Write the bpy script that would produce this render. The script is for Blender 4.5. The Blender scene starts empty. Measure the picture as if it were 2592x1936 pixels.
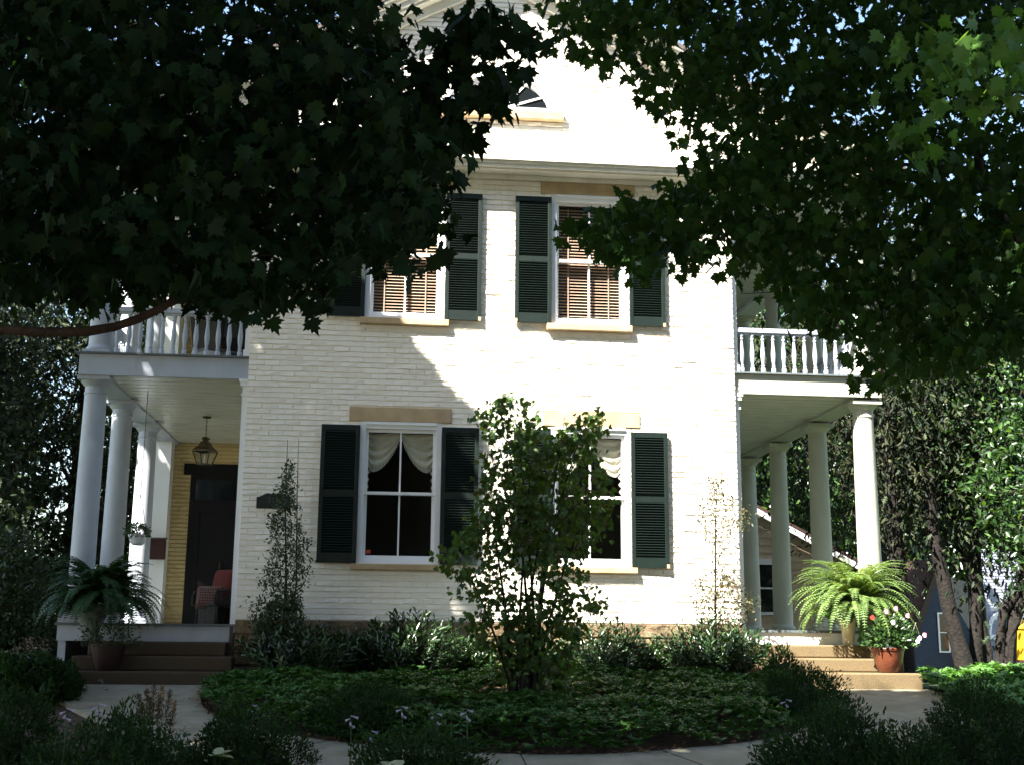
import bpy, bmesh, math, random
import numpy as np
from mathutils import Vector, Matrix
rng = np.random.default_rng(7); random.seed(7)
scene = bpy.context.scene
COL = scene.collection

# ------------------------------------------------------------------ camera
YAW, PITCH, ROLL, CAMZ, DIST = 0.09612126, 0.20451392, 0.00967428, 0.51205, 17.16056
FPX, CX, CY = 3142.56, 1296.0, 968.0
cF = np.array([math.sin(YAW)*math.cos(PITCH), math.cos(YAW)*math.cos(PITCH), math.sin(PITCH)])
_r = np.array([math.cos(YAW), -math.sin(YAW), 0.0]); _u = np.cross(_r, cF)
cR = _r*math.cos(ROLL)+_u*math.sin(ROLL); cU = -_r*math.sin(ROLL)+_u*math.cos(ROLL)
cC = np.array([0.0, -DIST, CAMZ])
cam = bpy.data.cameras.new('camera'); camo = bpy.data.objects.new('camera', cam); COL.objects.link(camo)
cam.sensor_width = 36; cam.lens = FPX/2592*36; cam.clip_start = 0.05; cam.clip_end = 2000
camo.matrix_world = Matrix(((cR[0], cU[0], -cF[0], cC[0]), (cR[1], cU[1], -cF[1], cC[1]), (cR[2], cU[2], -cF[2], cC[2]), (0, 0, 0, 1)))
scene.camera = camo

# ------------------------------------------------------------------ world, sun, exposure
SUN = Vector((-1.15, -1.0, 1.85)).normalized()
w = bpy.data.worlds.new('World'); scene.world = w; w.use_nodes = True
nt = w.node_tree; bg = nt.nodes['Background']
sky = nt.nodes.new('ShaderNodeTexSky'); sky.sky_type = 'NISHITA'; sky.sun_disc = False
sky.sun_elevation = math.asin(SUN.z); sky.sun_rotation = math.atan2(SUN.x, SUN.y) % (2*math.pi)
sky.air_density = 1.2; sky.dust_density = 0.8; sky.ozone_density = 1.0
nt.links.new(sky.outputs[0], bg.inputs[0]); bg.inputs[1].default_value = 0.066
sl = bpy.data.lights.new('sun', 'SUN'); sl.energy = 5.0; sl.angle = math.radians(0.5); sl.color = (1.0, 0.95, 0.86)
so = bpy.data.objects.new('sun', sl); COL.objects.link(so); so.rotation_euler = SUN.to_track_quat('Z', 'Y').to_euler()
scene.view_settings.view_transform = 'Standard'; scene.view_settings.look = 'None'
scene.view_settings.exposure = 2.65; scene.view_settings.gamma = 1.0
scene.cycles.max_bounces = 8; scene.cycles.diffuse_bounces = 4; scene.cycles.transparent_max_bounces = 12

# ------------------------------------------------------------------ helpers
def ray(u, v): return cF + cR*((u-CX)/FPX) - cU*((v-CY)/FPX)
def at(u, v, Y):
    d = ray(u, v); return cC + d*((Y-cC[1])/d[1])
def atZ(u, v, Z):
    d = ray(u, v); return cC + d*((Z-cC[2])/d[2])
GY = [-60, -14, -5.2, -.9, 7, 33, 150]; GZ = [-1.3, -1.1, -.67, -.09, -.09, -1.6, -2.4]
def g(y): return np.interp(y, GY, GZ)
S23 = 2592/2212.0     # overview-picture pixels to photograph pixels

def link(o, parent=None):
    COL.objects.link(o)
    if parent is not None: o.parent = parent
    return o
def tag(o, label=None, cat=None, group=None, kind=None):
    if label: o['label'] = label
    if cat: o['category'] = cat
    if group: o['group'] = group
    if kind: o['kind'] = kind
    return o
def empty(name, loc=(0, 0, 0), rz=0):
    o = bpy.data.objects.new(name, None); o.location = loc; o.rotation_euler = (0, 0, rz); o.empty_display_size = .2
    COL.objects.link(o); return o

class MB:
    """collects faces, builds one mesh object"""
    def __init__(s): s.v = []; s.f = []; s.m = []
    def add(s, vs, fs, mi=0):
        o = len(s.v); s.v.extend([tuple(p) for p in vs]); s.f.extend([tuple(i+o for i in f) for f in fs]); s.m.extend([mi]*len(fs)); return s
    def box(s, x0, x1, y0, y1, z0, z1, mi=0, c=0.0):
        if c <= 0:
            vs = [(x, y, z) for z in (z0, z1) for y in (y0, y1) for x in (x0, x1)]
            fs = [(0, 2, 3, 1), (4, 5, 7, 6), (0, 1, 5, 4), (2, 6, 7, 3), (0, 4, 6, 2), (1, 3, 7, 5)]
            return s.add(vs, fs, mi)
        bm = bmesh.new(); bmesh.ops.create_cube(bm, size=1)
        for v in bm.verts: v.co = Vector(((x0+x1)/2+v.co.x*(x1-x0), (y0+y1)/2+v.co.y*(y1-y0), (z0+z1)/2+v.co.z*(z1-z0)))
        bmesh.ops.bevel(bm, geom=bm.edges[:], offset=c, segments=2, affect='EDGES', profile=.5)
        bm.verts.index_update()
        s.add([v.co[:] for v in bm.verts], [[v.index for v in f.verts] for f in bm.faces], mi); bm.free(); return s
    def obox(s, c, ax, ay, az, mi=0):
        c, ax, ay, az = map(np.array, (c, ax, ay, az))
        vs = [c+i*ax+j*ay+k*az for k in (-1, 1) for j in (-1, 1) for i in (-1, 1)]
        return s.add(vs, [(0, 2, 3, 1), (4, 5, 7, 6), (0, 1, 5, 4), (2, 6, 7, 3), (0, 4, 6, 2), (1, 3, 7, 5)], mi)
    def bar(s, a, b, w, h, up=(0, 0, 1), mi=0):
        a = np.array(a, float); b = np.array(b, float); d = b-a; L = np.linalg.norm(d); d /= L
        upv = np.array(up, float); sd = np.cross(d, upv); sd /= np.linalg.norm(sd); n = np.cross(sd, d)
        return s.obox((a+b)/2, d*L/2, sd*w/2, n*h/2, mi)
    def lathe(s, prof, cx, cy, seg=20, mi=0, z0=0.0):
        n = len(prof); vs = []
        for (r, z) in prof:
            for k in range(seg):
                a = 2*math.pi*k/seg; vs.append((cx+r*math.cos(a), cy+r*math.sin(a), z0+z))
        fs = [(i*seg+k, i*seg+(k+1) % seg, (i+1)*seg+(k+1) % seg, (i+1)*seg+k) for i in range(n-1) for k in range(seg)]
        fs.append(tuple(range(seg-1, -1, -1))); fs.append(tuple((n-1)*seg+k for k in range(seg)))
        return s.add(vs, fs, mi)
    def tube(s, pts, rad, seg=8, mi=0):
        pts = [np.array(p, float) for p in pts]
        if not hasattr(rad, '__len__'): rad = [rad]*len(pts)
        vs = []; ref = np.array([0.31, 0.17, 0.93])
        for i, p in enumerate(pts):
            d = pts[min(i+1, len(pts)-1)]-pts[max(i-1, 0)]; d = d/(np.linalg.norm(d)+1e-9)
            a = np.cross(d, ref); a /= np.linalg.norm(a)+1e-9; b = np.cross(d, a)
            for k in range(seg):
                t = 2*math.pi*k/seg; vs.append(p+rad[i]*(a*math.cos(t)+b*math.sin(t)))
        n = len(pts)
        fs = [(i*seg+k, i*seg+(k+1) % seg, (i+1)*seg+(k+1) % seg, (i+1)*seg+k) for i in range(n-1) for k in range(seg)]
        fs.append(tuple(range(seg-1, -1, -1))); fs.append(tuple((n-1)*seg+k for k in range(seg)))
        return s.add(vs, fs, mi)
    def build(s, name, mat, parent=None, smooth=False):
        me = bpy.data.meshes.new(name); me.from_pydata(s.v, [], s.f)
        mats = mat if isinstance(mat, (list, tuple)) else [mat]
        for m_ in mats: me.materials.append(m_)
        if len(mats) > 1: me.polygons.foreach_set('material_index', np.array(s.m, dtype=np.int32))
        bm = bmesh.new(); bm.from_mesh(me); bmesh.ops.recalc_face_normals(bm, faces=bm.faces[:]); bm.to_mesh(me); bm.free()
        if smooth:
            me.polygons.foreach_set('use_smooth', [True]*len(me.polygons))
            me.set_sharp_from_angle(angle=math.radians(40))
        me.update(); o = bpy.data.objects.new(name, me); return link(o, parent)

def np_mesh(name, V, F, mat, parent=None):
    """V (n,3); F list of (m,k) int arrays"""
    me = bpy.data.meshes.new(name)
    V = np.ascontiguousarray(V, dtype=np.float32); me.vertices.add(len(V)); me.vertices.foreach_set('co', V.ravel())
    loops = np.concatenate([f.ravel() for f in F]).astype(np.int32)
    tot = np.concatenate([np.full(len(f), f.shape[1]) for f in F]).astype(np.int32)
    st = np.concatenate([[0], np.cumsum(tot)[:-1]]).astype(np.int32)
    me.loops.add(len(loops)); me.loops.foreach_set('vertex_index', loops)
    me.polygons.add(len(tot)); me.polygons.foreach_set('loop_start', st); me.polygons.foreach_set('loop_total', tot)
    me.materials.append(mat); me.update(calc_edges=True)
    o = bpy.data.objects.new(name, me); return link(o, parent)

def nrm(a): return a/(np.linalg.norm(a, axis=-1, keepdims=True)+1e-9)
def leaves(name, tmpl, P, A, N, Sz, mat, parent=None):
    """instances of a leaf template merged in one mesh. tmpl = (verts (k,3) [along, side, normal], [faces])"""
    tv, tf = tmpl; tv = np.array(tv, float); k = len(tv); n = len(P)
    A = nrm(A); N = N-(N*A).sum(1, keepdims=True)*A; N = nrm(N); B = np.cross(N, A)
    Sz = np.asarray(Sz).reshape(-1, 1, 1) if hasattr(Sz, '__len__') else Sz
    V = P[:, None, :]+Sz*(tv[None, :, 0:1]*A[:, None, :]+tv[None, :, 1:2]*B[:, None, :]+tv[None, :, 2:3]*N[:, None, :])
    F = []
    off = (np.arange(n)*k)[:, None]
    bylen = {}
    for f in tf: bylen.setdefault(len(f), []).append(f)
    for L, fs in bylen.items():
        for f in fs: F.append(off+np.array(f)[None, :])
    return np_mesh(name, V.reshape(-1, 3), F, mat, parent)
def rdir(n): return nrm(rng.normal(size=(n, 3)))

def half(pts, fold=.18, droop=.25):
    v = []
    for a, s_ in pts: v.append((a, s_, fold*abs(s_)-droop*(abs(s_)**2+max(a-.4, 0)**2)))
    return v
_mh = [(0, 0), (-.09, .27), (.04, .27), (.08, .50), (.20, .40), (.40, .62), (.40, .40), (.50, .34), (.47, .22), (.72, .27), (.68, .12), (1.0, 0)]
def mk_leaf(h, fold=.18, droop=.25):
    R = half(h, fold, droop); L = [(a, -s_, w_) for a, s_, w_ in R[1:-1]]
    n = len(R); verts = R+L
    f1 = tuple(range(n)); f2 = tuple([0]+[n-1]+[n+i for i in range(len(L)-1, -1, -1)])
    return verts, [f1, f2]
MAPLE = mk_leaf(_mh)
MAPLE_B = mk_leaf(_mh, .42, .6)
MAPLE_LO = mk_leaf([(0, 0), (-.05, .3), (.15, .5), (.22, .3), (.45, .55), (.5, .25), (1, 0)], .15, .2)
OVATE = mk_leaf([(0, 0), (.3, .2), (.65, .17), (1, 0)], .3, .12)
LANCE = mk_leaf([(0, 0), (.25, .13), (.6, .14), (.85, .08), (1, 0)], .3, .2)
NEEDLE = mk_leaf([(0, 0), (.4, .10), (1, 0)], .2, .1)
LEAFLET = mk_leaf([(0, 0), (.45, .17), (1, 0)], .2, .1)
SPRAY = mk_leaf([(0, 0), (.15, .20), (.22, .07), (.4, .24), (.46, .08), (.65, .2), (.7, .06), (1, 0)], .1, .25)
TRI = mk_leaf([(0, 0), (.1, .3), (.45, .36), (.75, .2), (1, 0)], .15, .2)

def inpoly(x, y, poly):
    poly = np.asarray(poly, float); c = np.zeros(len(x), bool); j = len(poly)-1
    for i in range(len(poly)):
        xi, yi = poly[i]; xj, yj = poly[j]
        if yi != yj:
            m = ((yi > y) != (yj > y)) & (x < (xj-xi)*(y-yi)/(yj-yi)+xi); c ^= m
        j = i
    return c
def sample_poly(poly, n):
    p = np.asarray(poly, float); out = np.zeros((0, 2))
    lo, hi = p.min(0), p.max(0)
    while len(out) < n:
        q = rng.uniform(lo, hi, size=(n*2, 2)); out = np.vstack([out, q[inpoly(q[:, 0], q[:, 1], p)]])
    return out[:n]
def img_points(poly_disp, n, Y0, Y1):
    """points filling a volume between two depths behind an outline"""
    q = sample_poly(poly_disp, n)*S23; Y = rng.uniform(Y0, Y1, n)
    d = cF[None]+cR[None]*((q[:, :1]-CX)/FPX)-cU[None]*((q[:, 1:]-CY)/FPX)
    return cC[None]+d*((Y-cC[1])/d[:, 1])[:, None]

# ------------------------------------------------------------------ materials
def mat(name, col, rough=.6, col2=None, scale=8, bump=0, bscale=30, spec=.3, metallic=0, detail=4, coord='Object', dist=.02, contrast=(.35, .65)):
    m = bpy.data.materials.new(name); m.use_nodes = True; n = m.node_tree.nodes; l = m.node_tree.links
    b = n['Principled BSDF']; b.inputs['Base Color'].default_value = (*col, 1); b.inputs['Roughness'].default_value = rough
    b.inputs['Specular IOR Level'].default_value = spec; b.inputs['Metallic'].default_value = metallic
    tc = n.new('ShaderNodeTexCoord')
    if col2:
        t = n.new('ShaderNodeTexNoise'); t.inputs['Scale'].default_value = scale; t.inputs['Detail'].default_value = detail
        r = n.new('ShaderNodeValToRGB'); r.color_ramp.elements[0].position = contrast[0]; r.color_ramp.elements[1].position = contrast[1]
        r.color_ramp.elements[0].color = (*col, 1); r.color_ramp.elements[1].color = (*col2, 1)
        l.new(tc.outputs[coord], t.inputs['Vector']); l.new(t.outputs['Fac'], r.inputs['Fac']); l.new(r.outputs[0], b.inputs['Base Color'])
    if bump:
        t2 = n.new('ShaderNodeTexNoise'); t2.inputs['Scale'].default_value = bscale; t2.inputs['Detail'].default_value = 5
        bp = n.new('ShaderNodeBump'); bp.inputs['Strength'].default_value = bump; bp.inputs['Distance'].default_value = dist
        l.new(tc.outputs[coord], t2.inputs['Vector']); l.new(t2.outputs['Fac'], bp.inputs['Height']); l.new(bp.outputs[0], b.inputs['Normal'])
    return m
def dirt(m, amt=.25, col=(.30, .27, .22), sc=(1.6, 1.6, .35), lo=.52, hi=.75):
    n = m.node_tree.nodes; l = m.node_tree.links; b = n['Principled BSDF']; src = b.inputs['Base Color'].links[0].from_socket
    tc = n.new('ShaderNodeTexCoord'); mp = n.new('ShaderNodeMapping'); mp.inputs['Scale'].default_value = sc
    t = n.new('ShaderNodeTexNoise'); t.inputs['Scale'].default_value = 2.2; t.inputs['Detail'].default_value = 8; t.inputs['Roughness'].default_value = .7
    r = n.new('ShaderNodeMapRange'); r.inputs['From Min'].default_value = lo; r.inputs['From Max'].default_value = hi; r.inputs['To Max'].default_value = amt
    x = n.new('ShaderNodeMix'); x.data_type = 'RGBA'; x.inputs['B'].default_value = (*col, 1)
    l.new(tc.outputs['Object'], mp.inputs[0]); l.new(mp.outputs[0], t.inputs['Vector']); l.new(t.outputs['Fac'], r.inputs['Value'])
    l.new(r.outputs[0], x.inputs['Factor']); l.new(src, x.inputs['A']); l.new(x.outputs['Result'], b.inputs['Base Color'])
def leafmat(name, cols, rough=.42, trans=.3, spec=.35, tcol=None):
    m = bpy.data.materials.new(name); m.use_nodes = True; n = m.node_tree.nodes; l = m.node_tree.links
    b = n['Principled BSDF']; b.inputs['Roughness'].default_value = rough; b.inputs['Specular IOR Level'].default_value = spec
    ge = n.new('ShaderNodeNewGeometry'); r = n.new('ShaderNodeValToRGB')
    el = r.color_ramp.elements
    while len(el) < len(cols): el.new(.5)
    for i, c in enumerate(cols): el[i].position = i/(len(cols)-1); el[i].color = (*c, 1)
    l.new(ge.outputs['Random Per Island'], r.inputs['Fac']); l.new(r.outputs[0], b.inputs['Base Color'])
    if trans > 0:
        tr = n.new('ShaderNodeBsdfTranslucent'); mx = n.new('ShaderNodeMixShader'); mx.inputs[0].default_value = trans
        g_ = n.new('ShaderNodeMix'); g_.data_type = 'RGBA'; g_.blend_type = 'MULTIPLY'; g_.inputs['Factor'].default_value = 1
        g_.inputs['B'].default_value = (*(tcol or (1.6, 1.5, .5)), 1)
        l.new(r.outputs[0], g_.inputs['A']); l.new(g_.outputs['Result'], tr.inputs['Color'])
        l.new(b.outputs[0], mx.inputs[1]); l.new(tr.outputs[0], mx.inputs[2]); l.new(mx.outputs[0], n['Material Output'].inputs['Surface'])
    return m
M = {}
M['brick'] = mat('painted_brick', (.86, .80, .71), .55, (.90, .85, .765), 2.5, .5, 55, dist=.006)
M['mortar'] = mat('painted_mortar', (.84, .78, .69), .7, (.88, .83, .745), 20, .4, 60, dist=.006)
M['white'] = mat('white_paint', (.76, .77, .78), .42, (.80, .80, .81), 3, .08, 12)
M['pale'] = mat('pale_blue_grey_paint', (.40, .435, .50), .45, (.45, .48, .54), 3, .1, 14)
M['palew'] = mat('pale_warm_shade_paint', (.45, .445, .37), .45, (.49, .485, .41), 3, .1, 14)  # right porch copy of the column paint, tinted to match its shade
M['cream'] = mat('cream_paint', (.70, .68, .60), .45, (.75, .73, .66), 3, .08, 12)
M['ceil'] = mat('porch_ceiling_paint', (.62, .59, .50), .33, (.70, .67, .58), 3, .1, 10, spec=.5)
M['groove'] = mat('ceiling_groove', (.10, .09, .075), .8)
M['green'] = mat('shutter_green', (.0035, .0095, .0075), .45, (.005, .013, .0105), 6, .05, 30, spec=.4)
M['stone'] = mat('sandstone_trim', (.40, .28, .155), .8, (.50, .37, .22), 5, .3, 60, dist=.008)
M['found'] = mat('foundation_stone', (.10, .068, .038), .9, (.235, .17, .10), 3.5, .9, 9, dist=.06)
M['yellow'] = mat('yellow_brick_paint', (.47, .355, .17), .6, (.53, .41, .20), 3, .3, 40, dist=.006)
M['black'] = mat('black_door_paint', (.005, .005, .005), .5, spec=.15)
M['floor'] = mat('porch_floor_paint', (.10, .12, .13), .5, (.14, .16, .17), 6)
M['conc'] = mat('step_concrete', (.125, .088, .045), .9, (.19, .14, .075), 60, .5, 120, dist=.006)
M['conc_d'] = mat('shaded_step_concrete', (.05, .033, .02), .9, (.075, .052, .032), 60, .5, 120, dist=.006)  # step concrete darkened so its colour carries the shade on the left steps
M['roof'] = mat('roof_shingle', (.07, .055, .05), .9, (.12, .10, .09), 20, .4, 30)
M['wood'] = mat('blind_wood', (.50, .34, .26), .4, (.58, .41, .32), 12)
M['lace'] = mat('cream_curtain', (.62, .57, .47), .85, (.70, .65, .55), 30)
M['iron'] = mat('dark_iron', (.02, .02, .02), .4, (.035, .03, .025), 20, spec=.5)
M['bronze'] = mat('aged_brass', (.05, .035, .02), .38, (.09, .065, .03), 14, metallic=.6)
M['plaque'] = mat('slate_plaque', (.012, .018, .015), .5, (.02, .028, .022), 10)
M['num'] = mat('plaque_number_paint', (.10, .12, .10), .6)
M['bark'] = mat('bark', (.018, .012, .009), .9, (.045, .032, .022), 9, .9, 22, dist=.03)
M['barkd'] = mat('dark_bark', (.007, .006, .005), .9, (.018, .014, .011), 9, .9, 18, dist=.03)
M['soil'] = mat('mulch', (.025, .016, .010), .95, (.09, .055, .035), 18, 1, 30, dist=.04)
M['terra'] = mat('terracotta', (.15, .045, .022), .3, (.10, .028, .014), 6, .25, 40, spec=.5)
M['urn'] = mat('cream_urn', (.60, .50, .33), .7, (.72, .62, .44), 10, .2, 30)
M['red'] = mat('red_cushion', (.09, .016, .013), .9, (.12, .024, .018), 30)
M['wicker'] = mat('dark_wicker', (.014, .010, .008), .6, (.03, .022, .016), 60, .4, 90)
M['sticker'] = mat('red_sticker', (.5, .06, .03), .5)
M['interior'] = mat('dark_interior', (.05, .045, .04), .9)
M['maroon'] = mat('maroon_metal', (.035, .012, .010), .5, (.05, .017, .014), 10)
M['navy'] = mat('dark_blue_metal', (.02, .025, .045), .35)
M['siding_beige'] = mat('beige_siding', (.52, .39, .27), .7, (.58, .45, .32), 5)
M['siding_blue'] = mat('shaded_blue_siding', (.006, .014, .026), .35, (.010, .021, .036), 5)  # blue kept very dark, holding the tree shade in the colour
M['siding_grey'] = mat('grey_siding', (.20, .22, .28), .6, (.25, .27, .33), 5)
M['brownboard'] = mat('brown_board', (.05, .035, .03), .7)
M['brownroof'] = mat('brown_roof', (.030, .014, .013), .85, (.05, .024, .022), 9)
M['greyroof'] = mat('grey_shingle', (.15, .135, .12), .9, (.21, .19, .165), 12, .4, 40)
M['yellowp'] = mat('yellow_plastic', (.85, .42, .02), .4)
M['darkpot'] = mat('dark_clay', (.022, .010, .008), .6, (.035, .016, .012), 10)
M['rock'] = mat('pale_stone', (.5, .48, .44), .8, (.65, .62, .57), 6, .6, 12)
M['flower_w'] = mat('pale_lilac_petal', (.28, .26, .38), .6, (.36, .34, .43), 20)
M['flower_p'] = mat('pink_petal', (.80, .30, .42), .6)
M['flower_r'] = mat('red_petal', (.75, .05, .04), .6)
M['flower_white'] = mat('white_petal', (.8, .72, .72), .6)
M['faded'] = mat('faded_flower', (.28, .18, .17), .9, (.36, .26, .25), 30)

def concrete_path():
    m = mat('path_concrete', (.20, .175, .12), .9, (.27, .24, .18), 3, .35, 90, dist=.005)
    return m

def glass(name='window_glass'):
    m = bpy.data.materials.new(name); m.use_nodes = True; n = m.node_tree.nodes; l = m.node_tree.links
    n.remove(n['Principled BSDF']); t = n.new('ShaderNodeBsdfTransparent'); t.inputs[0].default_value = (.85, .88, .87, 1)
    gl = n.new('ShaderNodeBsdfGlossy'); gl.inputs['Roughness'].default_value = .02; fa = n.new('ShaderNodeLayerWeight'); fa.inputs[0].default_value = .5; po = n.new('ShaderNodeMath'); po.operation = 'POWER'; po.inputs[1].default_value = 4
    fr = n.new('ShaderNodeMath'); fr.operation = 'MULTIPLY_ADD'; fr.inputs[1].default_value = .8; fr.inputs[2].default_value = .05; l.new(fa.outputs['Facing'], po.inputs[0]); l.new(po.outputs[0], fr.inputs[0])
    mx = n.new('ShaderNodeMixShader'); l.new(fr.outputs[0], mx.inputs[0]); l.new(t.outputs[0], mx.inputs[1]); l.new(gl.outputs[0], mx.inputs[2])
    l.new(mx.outputs[0], n['Material Output'].inputs['Surface']); return m
M['glass'] = glass()
def darkglass():
    return mat('dark_glass', (.01, .012, .014), .06, spec=.5)
M['dglass'] = darkglass()
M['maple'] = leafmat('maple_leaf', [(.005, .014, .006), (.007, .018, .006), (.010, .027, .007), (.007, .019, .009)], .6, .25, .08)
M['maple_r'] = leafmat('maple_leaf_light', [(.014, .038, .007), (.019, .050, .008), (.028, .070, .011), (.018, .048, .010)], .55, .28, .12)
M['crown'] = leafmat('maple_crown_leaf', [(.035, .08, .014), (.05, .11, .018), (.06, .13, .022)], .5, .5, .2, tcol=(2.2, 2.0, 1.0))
M['maple_lit'] = leafmat('maple_leaf_lit', [(.05, .12, .02), (.07, .16, .03), (.09, .2, .04)], .45, .35, .3)  # brighter leaf green that paints sunlight onto one spray of the right maple
M['young'] = leafmat('young_maple_leaf', [(.022, .055, .012), (.035, .08, .014), (.05, .11, .018), (.05, .05, .02)], .55, .35)
M['holly'] = leafmat('small_dark_leaf', [(.02, .035, .015), (.03, .05, .02), (.05, .07, .03)], .4, .15)
M['slim'] = leafmat('small_olive_leaf', [(.06, .055, .02), (.045, .06, .02), (.085, .08, .03), (.13, .075, .035)], .5, .2)
M['laurel'] = leafmat('laurel_leaf', [(.014, .036, .013), (.024, .056, .018), (.045, .095, .028)], .3, .15, .5)
M['box'] = leafmat('box_leaf', [(.010, .028, .008), (.017, .042, .012), (.025, .06, .015)], .6, .2, .1)
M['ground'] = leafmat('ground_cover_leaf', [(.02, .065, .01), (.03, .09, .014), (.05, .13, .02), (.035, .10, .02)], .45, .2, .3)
M['ground_lit'] = leafmat('ground_cover_leaf_lit', [(.05, .13, .025), (.08, .19, .04), (.12, .26, .06)], .38, .2, .45)  # brighter copy of the ground cover green, with the sunlight in its colour
M['fern'] = leafmat('fern_frond_lit', [(.08, .14, .04), (.13, .21, .055), (.20, .28, .09)], .5, .3)  # lighter, yellower fern green that paints the sun on the right fern
M['fern_d'] = leafmat('fern_frond_dark', [(.018, .045, .015), (.03, .07, .022), (.04, .09, .03)], .5, .2)  # darker copy for the fern in shade, shared by stems and astilbe leaves
M['hem'] = leafmat('hemlock_spray', [(.006, .012, .005), (.009, .016, .006), (.014, .02, .007), (.05, .055, .015), (.011, .018, .007), (.02, .018, .009)], .75, .12)
M['yew'] = leafmat('yew_spray', [(.007, .017, .006), (.012, .028, .009), (.035, .05, .014)], .65, .12)
M['bgleaf'] = leafmat('broad_green_leaf', [(.012, .032, .010), (.02, .05, .013), (.035, .08, .02), (.09, .17, .045)], .35, .3, .5)
M['bgleaf_d'] = leafmat('dark_broad_leaf', [(.009, .024, .008), (.016, .038, .012), (.03, .06, .016)], .5, .2)
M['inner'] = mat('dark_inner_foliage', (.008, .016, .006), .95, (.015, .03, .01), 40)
M['hosta'] = leafmat('hosta_leaf', [(.05, .11, .04), (.35, .38, .22)], .4, .2)
M['astilbe'] = leafmat('astilbe_plume', [(.07, .04, .022), (.10, .055, .025), (.05, .045, .02)], .8, .1)

# ================================================================== SETTING
def build_ground():
    xs = np.concatenate([np.linspace(-220, -14, 12), np.linspace(-12, 16, 113), np.linspace(18, 260, 14)])
    ys = np.concatenate([np.linspace(-60, -15, 8), np.linspace(-14, 8, 89), np.linspace(9, 300, 40)])
    X, Y = np.meshgrid(xs, ys); Z = g(Y)-.012
    inb = (np.abs(X-1) < 12) & (np.abs(Y+3) < 9)
    Z = Z+np.where(inb, rng.normal(0, .008, X.shape), 0)-np.where(inb, .012, 0)
    nx, ny = len(xs), len(ys); V = np.stack([X, Y, Z], -1).reshape(-1, 3)
    i, j = np.meshgrid(np.arange(nx-1), np.arange(ny-1)); a = (j*nx+i).ravel()
    o = np_mesh('ground', V, [np.stack([a, a+1, a+nx+1, a+nx], 1)], M['soil'])
    tag(o, kind='structure')
build_ground()
M['path'] = concrete_path()
for k_, a_ in (('brick', .18), ('pale', .35), ('palew', .35), ('cream', .35), ('conc', .6), ('conc_d', .6), ('path', .5), ('found', .5), ('stone', .4), ('ceil', .35)): dirt(M[k_], a_, tuple(np.array((.30, .27, .22)) if k_ not in ('conc', 'conc_d', 'path', 'found') else np.array((.04, .035, .025))))
inner = [(-2.1, -.9), (-2.2, -1.3), (-2.15, -1.9), (-1.95, -2.6), (-1.4, -3.4), (-.67, -3.97), (-.1, -4.25), (.7, -4.5), (1.45, -4.63), (2.2, -4.6), (2.9, -4.4), (3.96, -3.94), (4.8, -3.05), (5.2, -2.3), (5.3, -1.5), (5.2, -.6)]
outer = [(-3.95, -.9), (-4.0, -1.45), (-3.6, -2.2), (-3.1, -3.0), (-2.5, -3.9), (-1.5, -4.9), (-.5, -5.5), (.6, -5.9), (1.5, -6), (2.5, -5.95), (3.5, -5.7), (4.8, -5.1), (5.9, -4.1), (6.6, -3.0), (7.05, -1.9), (7.2, -.6)]
def cr(pts, k=6):
    p = [np.array(q, float) for q in pts]; p = [p[0]]+p+[p[-1]]; out = []
    for i in range(1, len(p)-2):
        for j in range(k):
            t = j/k; out.append(.5*((2*p[i])+(-p[i-1]+p[i+1])*t+(2*p[i-1]-5*p[i]+4*p[i+1]-p[i+2])*t*t+(-p[i-1]+3*p[i]-3*p[i+1]+p[i+2])*t**3))
    out.append(p[-2]); return np.array(out)
ci, co = cr(inner), cr(outer)
mb = MB(); K = 8; n = len(ci)
top = []
for k in range(K+1):
    for i in range(n):
        p = ci[i]*(1-k/K)+co[i]*k/K; top.append((p[0], p[1], g(p[1])+.02))
fs = [(k*n+i, k*n+i+1, (k+1)*n+i+1, (k+1)*n+i) for k in range(K) for i in range(n-1)]
mb.add(top, fs)
for k in (0, K):          # edges of the slab
    a = [top[k*n+i] for i in range(n)]; b = [(p[0], p[1], p[2]-.08) for p in a]
    mb.add(a+b, [(i, i+1, n+i+1, n+i) for i in range(n-1)])
for i in (14, 31, 47, 59, 76):  # expansion joints
    a, b = ci[i], co[i]; q = [a+(b-a)*t for t in np.linspace(0, 1, 9)]
    d = ci[i+1]-ci[i]; d = d/np.linalg.norm(d)*.007
    vs = []; 
    for p in q: vs += [(p[0]-d[0], p[1]-d[1], g(p[1]-d[1])+.0235), (p[0]+d[0], p[1]+d[1], g(p[1]+d[1])+.0235)]
    mb.add(vs, [(2*j, 2*j+1, 2*j+3, 2*j+2) for j in range(8)], 1)
tag(mb.build('path', [M['path'], M['soil']]), kind='structure')
M['lawn'] = mat('lawn', (.022, .045, .012), .9, (.045, .075, .02), 3, .8, 60)
def sheet(name, x0, x1, y0, y1, m, dz, nx=20, ny=20):
    xs = np.linspace(x0, x1, nx); ys = np.linspace(y0, y1, ny); X, Y = np.meshgrid(xs, ys); Z = g(Y)+dz
    i, j = np.meshgrid(np.arange(nx-1), np.arange(ny-1)); a = (j*nx+i).ravel()
    o = np_mesh(name, np.stack([X, Y, Z], -1).reshape(-1, 3), [np.stack([a, a+1, a+nx+1, a+nx], 1)], m); return tag(o, kind='structure')
sheet('lawn', -60, 70, 7.0, 150, M['lawn'], -.002, 30, 80); sheet('lawn', 7.4, 60, -15, 6.98, M['lawn'], .014, 20, 40); sheet('lawn', -60, -4.6, -15, 6.98, M['lawn'], .014, 20, 40)
M['asphalt'] = mat('asphalt', (.05, .05, .052), .9, (.07, .07, .07), 8, .4, 80)
mb = MB()
for (y0, y1, dz, mi) in ((-18.6, -16.2, .03, 0), (-20.4, -20.2, .12, 0)):
    mb.box(-60, 60, y0, y1, float(g(y0))-.15, float(g(y0))+dz, mi)
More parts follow.
